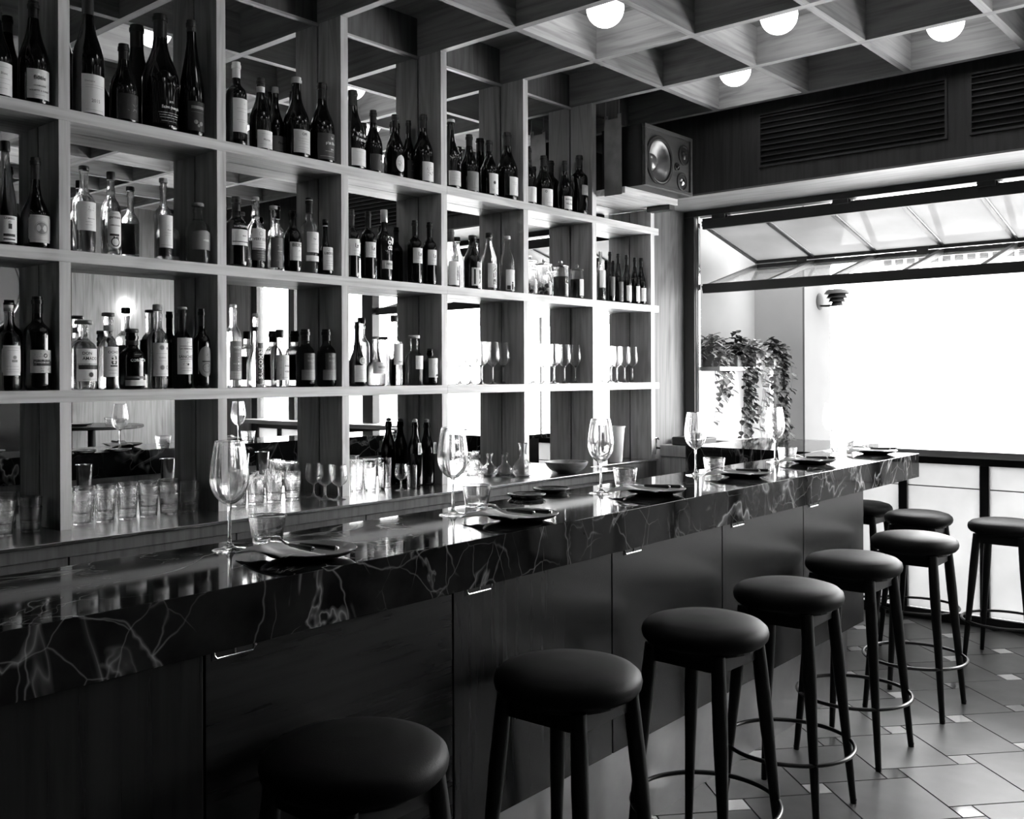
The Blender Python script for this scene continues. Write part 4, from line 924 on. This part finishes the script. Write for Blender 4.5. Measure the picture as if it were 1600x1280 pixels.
def put(o, loc, label=None, group=None, rz=0, first=[set()]):
    if o.name not in first[0]:
        first[0].add(o.name); r = o
    else:
        r = o.copy(); C.objects.link(r)
    r.location = loc; r.rotation_euler = (0, 0, rz)
    if label: r['label'] = label
    if group: r['group'] = group
    return r
ORD = ['nearest', 'second nearest', 'third nearest', 'fourth nearest', 'fifth nearest', 'farthest']
wg = make_glass('wine_glass', 'x', 'wine glass', wineglass_profile(.2592, .0455, .034, .041, .43))
for k, (px, py) in enumerate([(359, 860), (708, 805), (939, 771), (1087, 743), (1211, 722), (1299, 705)]):
    p = atZ(px, py, BT); put(wg, (p.x, p.y, BT + .0004), 'large stemmed wine glass at the %s place setting on the marble bar' % ORD[k], 'wine glasses on the bar')
def tumbler_profile(h, r0, r1, wl, base):
    return [(0, 0), (r0 * .94, 0), (r0, .0025), (r1 - .0002, h - .003), (r1, h - .0012), (r1 - wl * .3, h), (r1 - wl * .7, h), (r1 - wl, h - .0012), (r1 - wl - .0002, h - .003), (r0 - wl + .001, base + .003), (r0 * .8, base), (0, base)]
wt = make_glass('water_glass', 'x', 'tumbler', tumbler_profile(.068, .036, .0455, .0022, .007))
for k, (px, py) in enumerate([(418, 848), (745, 792), (977, 760), (1116, 741), (1230, 722), (1321, 706)]):
    p = atZ(px, py, BT); put(wt, (p.x, p.y, BT + .0004), 'low wide water tumbler at the %s place setting on the marble bar' % ORD[k], 'water tumblers on the bar')
# stemmed glasses in a row on the third shelf
sg = make_glass('shelf_wine_glass', 'x', 'wine glass', wineglass_profile(.232, .0385, .029, .035, .44), 'thin2', n=28)
for lst, lab in (([719, 736, 753, 770, 786.5, 803], 'stemmed wine glass in the row on the third shelf, fifth bay'),
                 ([834, 850, 866, 882, 899, 915], 'stemmed wine glass in the row on the third shelf, sixth bay'),
                 ([940, 952, 964, 976, 988], 'stemmed wine glass in the row on the third shelf, last bay')):
    for px in lst:
        p = atY(px, 596, YS + .085); put(sg, (clampx(p.x, .039), p.y, S3 + .0004), lab, lab.replace('stemmed wine glass in the row', 'wine glasses'))
def ctr(px, py, ymax=3.63, r=.036):   # a spot on the counter seen at that pixel, kept in front of the mirror
    p = atZ(px, py, ZC)
    if p.y > ymax: p = atY(px, py, ymax)
    p.x = clampx(p.x, r + .003) if p.y + r > YS else p.x
    return p
# stacked tumblers on the back counter
tb = make_glass('stacked_tumbler', 'x', 'tumbler', tumbler_profile(.090, .0325, .0385, .0016, .009), 'thin2', n=30)
def stack(px, py, lab, grp, high=True):
    p = ctr(px, py)
    put(tb, (p.x, p.y, ZC + .0004), lab, grp)
    if high: put(tb, (p.x, p.y, ZC + .0344), lab, grp)
for px, py in ((4, 838), (48, 831)):
    stack(px, py, 'nested tumbler pair at the left edge of the steel back counter', 'tumblers at the left edge of the back counter')
for px, py in ((128, 819), (164, 814), (199, 809), (232, 804.5), (264, 800), (296, 796)):
    stack(px, py, 'tumbler in the stacked front row on the back counter, second bay', 'stacked tumblers in the second bay')
for px, py in ((372, 792), (400, 788), (428, 785), (457, 781)):
    stack(px, py, 'tumbler in the low row on the back counter, third bay', 'tumblers in the third bay')
gg = make_glass('dessert_wine_glass', 'x', 'wine glass', wineglass_profile(.155, .038, .031, .033, .40), 'thin2', n=30)
for px, py in ((490, 777), (508, 780), (530, 781)):
    p = ctr(px, py); put(gg, (p.x, p.y, ZC + .0004), 'short stemmed wine glass on the back counter, third bay', 'short stemmed glasses in the third bay')
hb_ = make_glass('highball_glass', 'x', 'tumbler', tumbler_profile(.155, .030, .034, .0017, .012), 'thin2', n=28)
for px, py in ((557, 770), (578, 768), (601, 766)):
    p = ctr(px, py); put(hb_, (p.x, p.y, ZC + .0004), 'tall highball glass clustered on the back counter, fourth bay', 'highball glasses in the fourth bay')
p = ctr(644, 759, 3.52); put(hb_, (p.x, p.y, ZC + .0004), 'lone highball glass before the tagged swing top bottles', 'single highball glass').scale = (.75, .75, .75)
p = ctr(627, 762, 3.52); o_ = put(gg, (p.x, p.y, ZC + .0004), 'small stemmed glass standing before the tagged bottles, fourth bay'); o_.scale = (.82, .82, .82)
# swing top bottles with paper tags
def swing(px, py, ytop, desc, tagdx):
    p = atY(px, py, 3.612); h = atY(px, ytop, p.y).z - ZC; r = .040
    t = thing('swing_top_bottle', desc, 'bottle', (clampx(p.x, r), p.y, ZC + .0003), 0, 'tagged swing top bottles')
    prof, nr = outline('sake', h, r)
    ob('body', MB().lathe(prof, 32), 'dark_glass', t, smooth=True)
    ob('stopper', MB().lathe([(.011, h + .0005), (.013, h + .004), (.012, h + .014), (.006, h + .018), (0, h + .0185)], 20), 'enamel', t, smooth=True)
    mb = MB(); mb.tube([(nr * 1.15, 0, h - .035), (nr * 1.5, 0, h - .01), (nr * 1.1, 0, h + .012), (-nr * 1.1, 0, h + .012), (-nr * 1.5, 0, h - .01), (-nr * 1.15, 0, h - .035)], .0013, 6)
    ob('wire_bail', mb, 'bright_steel', t, smooth=True)
    tg = MB(); x0 = tagdx; yq = -r - .004
    tg.box(x0 - .011, x0 + .011, yq - .0006, yq, h * .50, h * .50 + .058)
    tq = ob('paper_tag', tg, 'tag', t)
    V, F = flat_elements([('r', 'Tonka' if tagdx < 0 else 'Cassis', .7, .45)], .022, .058)
    ob('lettering', MB().add([(x0 + s, yq - .0009, h * .50 + .029 + z) for s, z in V], F), 'ink', tq, fix=False)
    mb = MB().tube([(x0, yq, h * .50 + .052), (x0 * .6, -nr * 2.2, h * .80), (0, -nr * 1.2, h * .9)], .0007, 5)
    ob('string', mb, 'string', t)
swing(649, 757, 660, 'dark swing top bottle with paper tag, left of its tagged twin', -.012)
swing(673, 753, 660, 'dark swing top bottle with paper tag, beside the fourth upright', .014)
# carafes
def carafe(px, py, h, rb, desc, Y=None):
    p = atY(px, py, Y) if Y else ctr(px, py, 3.70 - rb, rb)
    k = rb
    out = smoothprof([(0, k * .62), (.008, k * .80), (h * .14, k * .97), (h * .24, k), (h * .36, k * .88), (h * .47, k * .56), (h * .56, k * .38), (h * .70, k * .32), (h * .88, k * .36), (h, k * .46)], 3)
    prof = [(0, 0)] + [(r, z) for z, r in out] + [(r - .0018, z + (.0 if i else 0)) for i, (z, r) in enumerate(out[::-1])][:-3] + [(k * .55, .006), (0, .005)]
    o = make_glass('glass_carafe', desc, 'carafe', prof, 'thin', 'glass carafes on the back counter', 36)
    o.location = (p.x if Y else clampx(p.x, rb), p.y, ZC + .0004)
carafe(765, 744, .125, .047, 'small round bellied carafe, left of the two small ones')
carafe(789, 743, .125, .045, 'small round bellied carafe, right of the two small ones')
carafe(817, 744, .185, .058, 'large clear carafe with flared neck before the fifth upright', 3.475)
# wooden bowl and steel pitcher
p = atY(885, 729, 3.412)
prof = smoothprof([(0, .045), (.006, .062), (.025, .098), (.05, .117), (.066, .122)], 4)
prof = [(0, 0)] + [(r, z) for z, r in prof] + [(r - .007, z + .002 if z < .06 else z) for z, r in prof[::-1]][:-2] + [(.05, .012), (0, .011)]
o_ = ob('wooden_bowl', MB().lathe(prof, 44, caps=False), 'bowl', smooth=True, loc=(p.x, p.y, ZC + .0004)); tag(o_, 'wide turned wooden bowl on the back counter, sixth bay', 'bowl')
p = Vector((5.18, 3.625, ZC))
t = thing('steel_pitcher', 'tall pale tapered pitcher with ring handle on the narrow counter end', 'pitcher', (p.x, p.y, ZC + .0004))
prof = [(0, 0), (.040, 0), (.042, .003), (.056, .190), (.061, .200), (.0605, .203), (.054, .192), (.0395, .006), (0, .005)]
ob('body', MB().lathe(prof, 36, caps=False), 'enamel', t, smooth=True)
ring = [(.060 + .022 * cos(2 * PI * k / 24), 0, .135 + .03 * sin(2 * PI * k / 24)) for k in range(24)]
ob('handle', MB().tube(ring, .004, 8, closed=True), 'enamel', t, smooth=True)
t.scale = (1.12,) * 3
# opener mounted at the counter end
t = thing('wall_bottle_opener', 'small steel bottle opener fixed at the end of the shelving', 'opener', (U(6) + .052, YS + .0, 1.02))
ob('plate', MB().box(-.006, .006, -.004, .004, -.05, .06), 'bright_steel', t, bevel=.002)
ob('claw', MB().tube([(0, -.004, .05), (0, -.018, .056), (.0, -.024, .045)], .006, 8), 'black', t, smooth=True)
ob('lower_claw', MB().tube([(0, -.004, -.008), (.01, -.016, -.010), (.016, -.018, -.010)], .007, 8), 'black', t, smooth=True)

# ------------------------------------------------------------------ PLACE SETTINGS
def make_plate():
    t = thing('stoneware_plate', 'x', 'plate', (0, 0, 0), 0, 'stoneware plates on the bar')
    R_ = .108
    out = [(0, 0), (R_ * .55, 0), (R_ * .60, .003), (R_ * .86, .0095), (R_ * .98, .018), (R_, .0205), (R_ * .99, .0212)]
    inn = [(R_ * .985, .0212), (R_ * .84, .0135), (R_ * .60, .0078), (0, .007)]
    ob('dish', MB().lathe(out, 48, caps=False), 'plate', t, smooth=True)
    ob('inner_glaze', MB().lathe([(R_ * .99, .0213)] + inn, 48, caps=False), 'plate_in', t, smooth=True)
    return t
def napkin_z(x, y):
    r = sqrt(x * x + y * y) / .108
    z = .0085 + .0155 * max(0, min(1, (r - .5) / .5)) ** 1.3
    if r > 1: z = .0240 - .030 * (r - 1) ** 1.1
    return z + .0018 * sin(9 * x / .1 + 2) * (1 if r > .5 else .5)
_c0 = atZ(483, 871, BT)
def _rel(px, py): v = atZ(px, py, BT + .022); return Vector((v.x - _c0.x, v.y - _c0.y))
F0, F1 = _rel(397, 846), _rel(505, 869)      # fork: tine tips, handle end
K0, K1 = _rel(416, 851), _rel(525, 863.5)    # knife: blade tip, handle end
FANG = math.atan2(F0.y - F1.y, F0.x - F1.x); KANG = math.atan2(K0.y - K1.y, K0.x - K1.x)
FC, KC = (F0 + F1) / 2, (K0 + K1) / 2
def make_napkin():
    mb = MB()
    ca, sa = cos(FANG - PI), sin(FANG - PI)
    for lay, (du, dv, dz) in enumerate(((0, 0, 0), (.006, -.010, .0022))):
        def fn(u, v):
            x, y = (u - .5) * .185 + du * (v - .5), (v - .5) * .112 + dv
            x, y = x * ca - y * sa + FC.x - .006, x * sa + y * ca + FC.y + .004
            return (x, y, napkin_z(x, y) + dz)
        mb.grid(fn, 26, 18)
    o = ob('linen_napkin', mb, 'napkin', smooth=True, angle=180, fix=False, solid=.0016)
    return tag(o, 'x', 'napkin', 'folded napkins on the plates')
def make_fork():
    # along +x: handle end at x=-.1, tines at +.1 ; arched neck
    t = thing('fork', 'x', 'fork', (0, 0, 0), 0, 'forks on the napkins')
    mb = MB()
    def zc(x): return .003 + (.012 * sin(PI * min(1, max(0, (x - .005) / .095))) if x > .005 else 0)
    pts = [(-.012, .003), (.02, .0026), (.032, .0045), (.044, .0105), (.058, .0115)]
    def fn(u, v):
        i = u * (len(pts) - 1); a = min(int(i), len(pts) - 2); f = i - a
        x = pts[a][0] * (1 - f) + pts[a + 1][0] * f; w_ = pts[a][1] * (1 - f) + pts[a + 1][1] * f
        return (x, (v - .5) * 2 * w_, zc(x))
    mb.grid(fn, 20, 4)
    for q in (-.0094, -.0031, .0031, .0094):
        mb.grid(lambda u, v, q=q: (.058 + .042 * u, q + (v - .5) * .0036 * (1 - .4 * u), zc(.058 + .042 * u)), 8, 1)
    ob('head', mb, 'cutlery', t, smooth=True, angle=180, fix=False, solid=.0018)
    ob('handle', MB().tube([(-.100, 0, .004), (-.096, 0, .004), (-.05, 0, .004), (-.012, 0, .004), (-.008, 0, .004)], [.004, .006, .0054, .0044, .003], 10), 'black', t, smooth=True)
    ob('end_cap', MB().lathe([(.0045, 0), (.006, .002), (.004, .006), (0, .0065)], 12, (-.0995, 0, .004), '-x'), 'bright_steel', t, smooth=True)
    return t
def make_knife():
    t = thing('table_knife', 'x', 'knife', (0, 0, 0), 0, 'knives on the napkins')
    mb = MB().tube([(-.105, 0, .004), (-.1, 0, .004), (-.05, 0, .004), (-.005, 0, .004), (.0, 0, .004)], [.004, .0062, .0056, .0045, .004], 10)
    ob('handle', mb, 'black', t, smooth=True)
    mb = MB().prism([(0, -.004), (.07, -.0075), (.1, -.004), (.108, .003), (.09, .005), (0, .004)], .0032, .0044)
    ob('blade', mb, 'cutlery', t)
    ob('end_cap', MB().lathe([(.0045, 0), (.006, .002), (.004, .007), (0, .0075)], 12, (-.1045, 0, .004), '-x'), 'bright_steel', t, smooth=True)
    return t
plate, nap, fork, knife = make_plate(), make_napkin(), make_fork(), make_knife()
sets = []
for k, (px, py) in enumerate([(483, 871), (814, 813), (1023, 772), (1163, 745.5), (1270, 724.5), (1368, 709.5)]):
    p = atZ(px, py, BT); sets.append((p.x, p.y))
for k, (x, y) in enumerate(sets):
    z = BT + .0004; rz = (0, .12, .18, .22, .26, .3)[k]
    c_, s_ = cos(rz), sin(rz)
    def at_(dx, dy, dz): return (x + dx * c_ - dy * s_, y + dx * s_ + dy * c_, z + dz)
    lab = 'dark rimmed stoneware plate at the %s place setting on the bar' % ORD[k]
    n_lab = 'folded pale napkin hanging off the %s plate on the bar' % ORD[k]
    f_lab = 'steel fork lying on the napkin of the %s plate' % ORD[k]
    k_lab = 'dark handled knife lying beside the fork on the %s plate' % ORD[k]
    fpos, kpos = at_(FC.x, FC.y, .0275), at_(KC.x, KC.y, .0265)
    if k == 0:
        plate.location = (x, y, z); plate.rotation_euler = (0, 0, rz); plate['label'] = lab
        nap.location = (x, y, z); nap.rotation_euler = (0, 0, rz); nap['label'] = n_lab
        fork.location = fpos; fork.rotation_euler = (0, 0, rz + FANG); fork['label'] = f_lab
        knife.location = kpos; knife.rotation_euler = (0, 0, rz + KANG); knife['label'] = k_lab
    else:
        dup(plate, (x, y, z), rz, lab)
        o_ = nap.copy(); C.objects.link(o_); o_.location = (x, y, z); o_.rotation_euler = (0, 0, rz); o_['label'] = n_lab
        dup(fork, fpos, rz + FANG, f_lab); dup(knife, kpos, rz + KANG, k_lab)

# small things at the work side of the bar
for (px, py, lab) in ((830, 777, 'low dark strainer dish at the far edge of the bar, left of two'), (868, 768, 'low dark strainer dish at the far edge of the bar, right of two')):
    p = atZ(px, py + 2, BT)
    t = thing('strainer_dish', lab, 'dish', (p.x, p.y + .02, BT + .0004), 0, 'strainer dishes on the bar edge')
    ob('dish', MB().lathe([(0, 0), (.05, 0), (.062, .008), (.064, .014), (.058, .012), (.045, .005), (0, .004)], 32, caps=False), 'tin', t, smooth=True)
    ob('rim', MB().tube([(.063 * cos(2 * PI * q / 40), .063 * sin(2 * PI * q / 40), .0135) for q in range(40)], .002, 8, closed=True), 'black', t, smooth=True)
tin = ob('shaker_tin', MB().lathe([(0, 0), (.032, 0), (.034, .003), (.045, .13), (.0455, .131), (.044, .13), (.0325, .006), (0, .005)], 28, caps=False), 'tin', smooth=True)
tag(tin, 'x', 'shaker')
for k, (x, lab) in enumerate(((2.45, 'steel shaker tin behind the bar, leftmost in the mirror'), (2.93, 'steel shaker tin behind the bar, mirrored in the second bay'), (3.42, 'steel shaker tin behind the bar, mirrored left in the third bay'), (3.56, 'steel shaker tin behind the bar, mirrored right in the third bay'))):
    o_ = tin if k == 0 else tin.copy()
    if k: C.objects.link(o_)
    o_.location = (x, 2.31, .9004); o_['label'] = lab

# ------------------------------------------------------------------ ROOM SIDE seen in the mirrors
t = thing('wall_sconce', 'lit globe sconce on the opposite wood wall, seen in the mirror', 'wall lamp', (4.95, YL, 2.19))
ob('glass', MB().lathe([(.085, 0), (.082, .03), (.068, .055), (.04, .076), (0, .085)], 28, (0, 0, 0), 'x'), 'sconce', t, smooth=True).rotation_euler = (0, 0, PI / 2)
ob('back_plate', MB().box(-.06, .06, .0005, .004, -.06, .06), 'black', t)
t = thing('high_table', 'round dark high table by the opposite wall, seen in the mirror', 'table', (4.35, -1.50, 0))
ob('table_top', MB().lathe([(0, 1.02), (.44, 1.02), (.455, 1.028), (.455, 1.045), (.45, 1.05), (0, 1.05)], 48), 'tabletop', t, smooth=True)
ob('column', MB().lathe([(.035, .02), (.035, 1.02)], 20), 'black', t, smooth=True)
ob('base', MB().lathe([(0, 0), (.26, 0), (.26, .012), (.05, .025), (0, .025)], 36), 'black', t, smooth=True)
dup(plate, (4.2, -1.42, 1.0504), 0, 'stoneware plate on the round high table, seen in the mirror')
put(wt, (4.46, -1.38, 1.0504), 'water tumbler on the round high table, seen in the mirror', 'tumbler on the high table')
t = thing('round_wall_panel', 'large round pale panel hung on the opposite wall, mirrored at the left edge', 'wall panel', (3.5, YL, 2.32))
ob('panel', MB().lathe([(0, .0), (.42, .0), (.42, .02), (0, .02)], 48, (0, 0, 0), 'x'), 'disc', t, smooth=True).rotation_euler = (0, 0, PI / 2)
ob('rim', MB().tube([(.42 * cos(2 * PI * q / 48), .02, .42 * sin(2 * PI * q / 48)) for q in range(48)], .012, 8, closed=True), 'silvercap', t, smooth=True)
struct('wall_recess', MB().box(XB, 4.40, YL + .0005, YL + .006, 0, 3.1), 'darkroom')
t = thing('framed_picture', 'dark framed picture on the opposite wall, seen in the mirror', 'picture', (4.25, YL + .006, 1.95))
ob('frame', MB().box(-.11, .11, .0005, .02, -.02, .36), 'slat', t, bevel=.003)
ob('print', MB().box(-.09, .09, .0201, .022, .0, .34), 'art', t)

# ------------------------------------------------------------------ OUTSIDE
t = struct('ground_outside', MB().box(6.9, 260, -160, 200, -.1, -.03), 'ground')
struct('wall_terrace_left', MB().box(XW + .1, 7.43, 3.80, 4.1, 0, 5), 'plaster')
struct('wall_terrace_end', MB().box(7.43, 7.6, 3.3855, 4.1, 0, 5), 'plaster2')
struct('wall_terrace_jamb', MB().box(7.43, 7.93, 3.37, 3.385, 0, 5), 'plaster3')
t = thing('planter_wall', 'low white planter wall carrying the trailing plants outside the window', 'planter', (6.85, 3.7, 0))
ob('white_front', MB().box(.30, .36, -.17, .095, 0, 1.52), 'whitewall', t)  # white wall; its extra brightness is sunlight put into the colour
ob('side_front', MB().box(-.54, .30, .05, .095, 0, 1.52), 'whitewall', t)
ob('shelf', MB().box(-.54, .40, -.2, .098, 1.521, 1.55), 'pot', t)
def plant(x, y, z, label, mat, n, spread, strands, drop, seed, pot=True):
    rnd = random.Random(seed)
    t = thing('trailing_plant', label, 'plant', (x, y, z), 0, 'trailing plants outside the window')
    if pot: ob('pot', MB().box(-.07, .07, -.05, .05, 0, .10), 'pot', t, bevel=.006)
    fo_ = MB()
    def leafm(p, s, az, tilt):
        d = Vector((cos(az), sin(az), tilt)).normalized(); sd = d.cross(Vector((0, 0, 1))).normalized(); up = sd.cross(d)
        p = Vector(p)
        rim = [(0, 0, 0), (.12, .26, .03), (.38, .42, .07), (.68, .38, .05), (.94, .20, -.02), (1.12, 0, -.12), (.94, -.20, -.02), (.68, -.38, .05), (.38, -.42, .07), (.12, -.26, .03)]
        vs = [p + d * s * a_ + sd * s * b_ + up * s * c_ for a_, b_, c_ in rim] + [p + d * s * .5 - up * s * .06]
        fo_.add(vs, [(k_, (k_ + 1) % 10, 10) for k_ in range(10)])
    for _ in range(n):
        a = rnd.uniform(0, 2 * PI); q = rnd.uniform(0, 1) ** .6 * spread
        leafm((q * cos(a), q * sin(a) * .7, .07 + rnd.uniform(0, 1) * spread * 1.3 * (1 - q / spread * .6)), rnd.uniform(.032, .06), rnd.uniform(0, 2 * PI), rnd.uniform(-.9, .8))
    st = MB()
    for _ in range(strands):
        x0, y0 = rnd.uniform(-.10, .10), rnd.uniform(-.09, -.05) ; L = rnd.uniform(.5, 1) * drop; z0 = .15
        pts = [(x0 * .5, 0, z0), (x0, y0, z0 - .02)]
        k = 8
        for j in range(1, k + 1):
            pts.append((x0 + .02 * sin(j * 1.3 + x0 * 60), y0 - .02 + .012 * cos(j + x0 * 90), z0 - .02 - L * j / k))
        st.tube(pts, .0014, 5)
        for pnt in pts[1:]:
            for _q in range(2): leafm((pnt[0] + rnd.uniform(-.01, .01), pnt[1], pnt[2] + rnd.uniform(-.03, .03)), rnd.uniform(.035, .06), rnd.uniform(PI, 2 * PI), rnd.uniform(-1.2, -.1))
    f = ob('foliage', fo_, mat, t, smooth=True, fix=False); f['kind'] = 'stuff'
    ob('stems', st, 'bark', t, smooth=True)
plant(6.50, 3.66, 1.55, 'pale frilly trailing plant nearest the window post', 'leaf_l', 260, .17, 7, .55, 1)
plant(6.74, 3.60, 1.55, 'trailing plant with long dark strands, middle of the planter', 'leaf_m', 220, .17, 14, .85, 2)
plant(6.94, 3.55, 1.55, 'pale flowering plant in the middle of the planter', 'leaf_l', 190, .14, 6, .8, 5)
plant(7.13, 3.50, 1.55, 'dark leaved plant spilling from the right end of the planter', 'leaf_d', 220, .14, 13, .9, 3)
# exterior wall lamp with stacked shades
lx, lz = 7.72, 2.085
t = thing('exterior_wall_lamp', 'grey wall lamp with stacked round shades outside the window', 'wall lamp', (lx, 3.374, lz))
ob('back_plate', MB().lathe([(.068, 0), (.068, .008), (.05, .014), (0, .014)], 32, (0, 0, 0), '-y'), 'lampgrey', t, smooth=True)
ob('arm', MB().tube([(0, -.01, -.035), (0, -.06, -.038), (0, -.15, -.036)], .008, 10), 'lampgrey', t, smooth=True)
for k, (r, z0) in enumerate(((.10, .055), (.082, .022), (.066, -.008), (.048, -.038))):
    ob('shade', MB().lathe([(r * .62, z0 + .034), (r * .8, z0 + .028), (r, z0), (r * .97, z0), (r * .78, z0 + .024), (r * .6, z0 + .03)], 36, (0, -.15, 0), closed=True), 'lampgrey', t, smooth=True)
ob('shade_top', MB().lathe([(.06, .088), (.03, .094), (0, .095)], 32, (0, -.15, 0)), 'lampgrey', t, smooth=True)
# far building with window rows
bl = thing('street_building', 'pale distant building with rows of grey windows beyond the street', 'building', (125, 33, 0))
ob('facade', MB().box(0, 12, -40, 17, 0, 24), 'facade', bl)
rows = [(15.2, 17.0), (17.9, 19.7)]
for z0, z1 in rows:
    for k in range(19):
        y = 12.6 - k * 1.42
        ob('window', MB().box(-.06, -.001, y - .5, y + .5, z0, z1), 'farwindow', bl)
# bare street trees
def tree(x, y, h, label, seed):
    rnd = random.Random(seed)
    t = thing('street_tree', label, 'tree', (x, y, -.03), 0, 'bare street trees outside')
    mb = MB(); tw = MB()
    def grow(p, d, L, r, lv):
        q = p + d * L
        (mb if lv < 2 else tw).tube([p, p + d * L * .5 + Vector((rnd.uniform(-.04, .04), rnd.uniform(-.04, .04), 0)) * L, q], [r, r * .85, r * .65], 6)
        if lv >= 4: return
        for _ in range(3 if lv else 4):
            nd = (d + Vector((rnd.uniform(-.7, .7), rnd.uniform(-.7, .7), rnd.uniform(-.1, .5)))).normalized()
            grow(p + d * L * (rnd.uniform(.55, 1) if lv else rnd.uniform(.88, 1)), nd, L * rnd.uniform(.55, .75), r * .55, lv + 1)
    grow(Vector((0, 0, 0)), Vector((0, 0, 1)), h * .42, h * .013, 0)
    ob('trunk', mb, 'bark', t, smooth=True, fix=False); ob('branches', tw, 'bark', t, smooth=True, fix=False)
tree(26, 11.35, 10, 'bare tree beyond the terrace seen through the folded window', 4)
tree(30, -9, 10, 'bare tree mirrored in the fifth bay of the shelving', 9)
tree(24, -14, 9, 'bare tree mirrored in the fourth bay of the shelving', 12)
t = thing('terrace_parasol', 'pale parasol on the terrace, seen only in the mirror', 'parasol', (13.0, -3.2, -.03))
ob('canopy', MB().lathe([(0, 2.95), (.5, 2.80), (1.5, 2.45), (1.5, 2.43), (.5, 2.78), (0, 2.92)], 8, caps=False), 'umbrella', t)
ob('pole', MB().lathe([(.025, 0), (.025, 2.9)], 12), 'black', t, smooth=True)

# ------------------------------------------------------------------ LIGHT
wd = bpy.data.worlds.new('overcast_sky'); bpy.context.scene.world = wd; wd.use_nodes = True
bg = wd.node_tree.nodes['Background']; bg.inputs[0].default_value = (1, 1, 1, 1); bg.inputs[1].default_value = 9.0
sc = bpy.context.scene
sc.view_settings.view_transform = 'Standard'; sc.view_settings.look = 'None'
sc.view_settings.exposure = EXPO; sc.view_settings.gamma = 1; sc.view_settings.use_curve_mapping = False
cy = sc.cycles
cy.max_bounces = 14; cy.diffuse_bounces = 4; cy.glossy_bounces = 8; cy.transmission_bounces = 12; cy.transparent_max_bounces = 16
cy.caustics_reflective = False; cy.caustics_refractive = False; cy.sample_clamp_indirect = 6.0; cy.blur_glossy = .5
cy.use_denoising = True
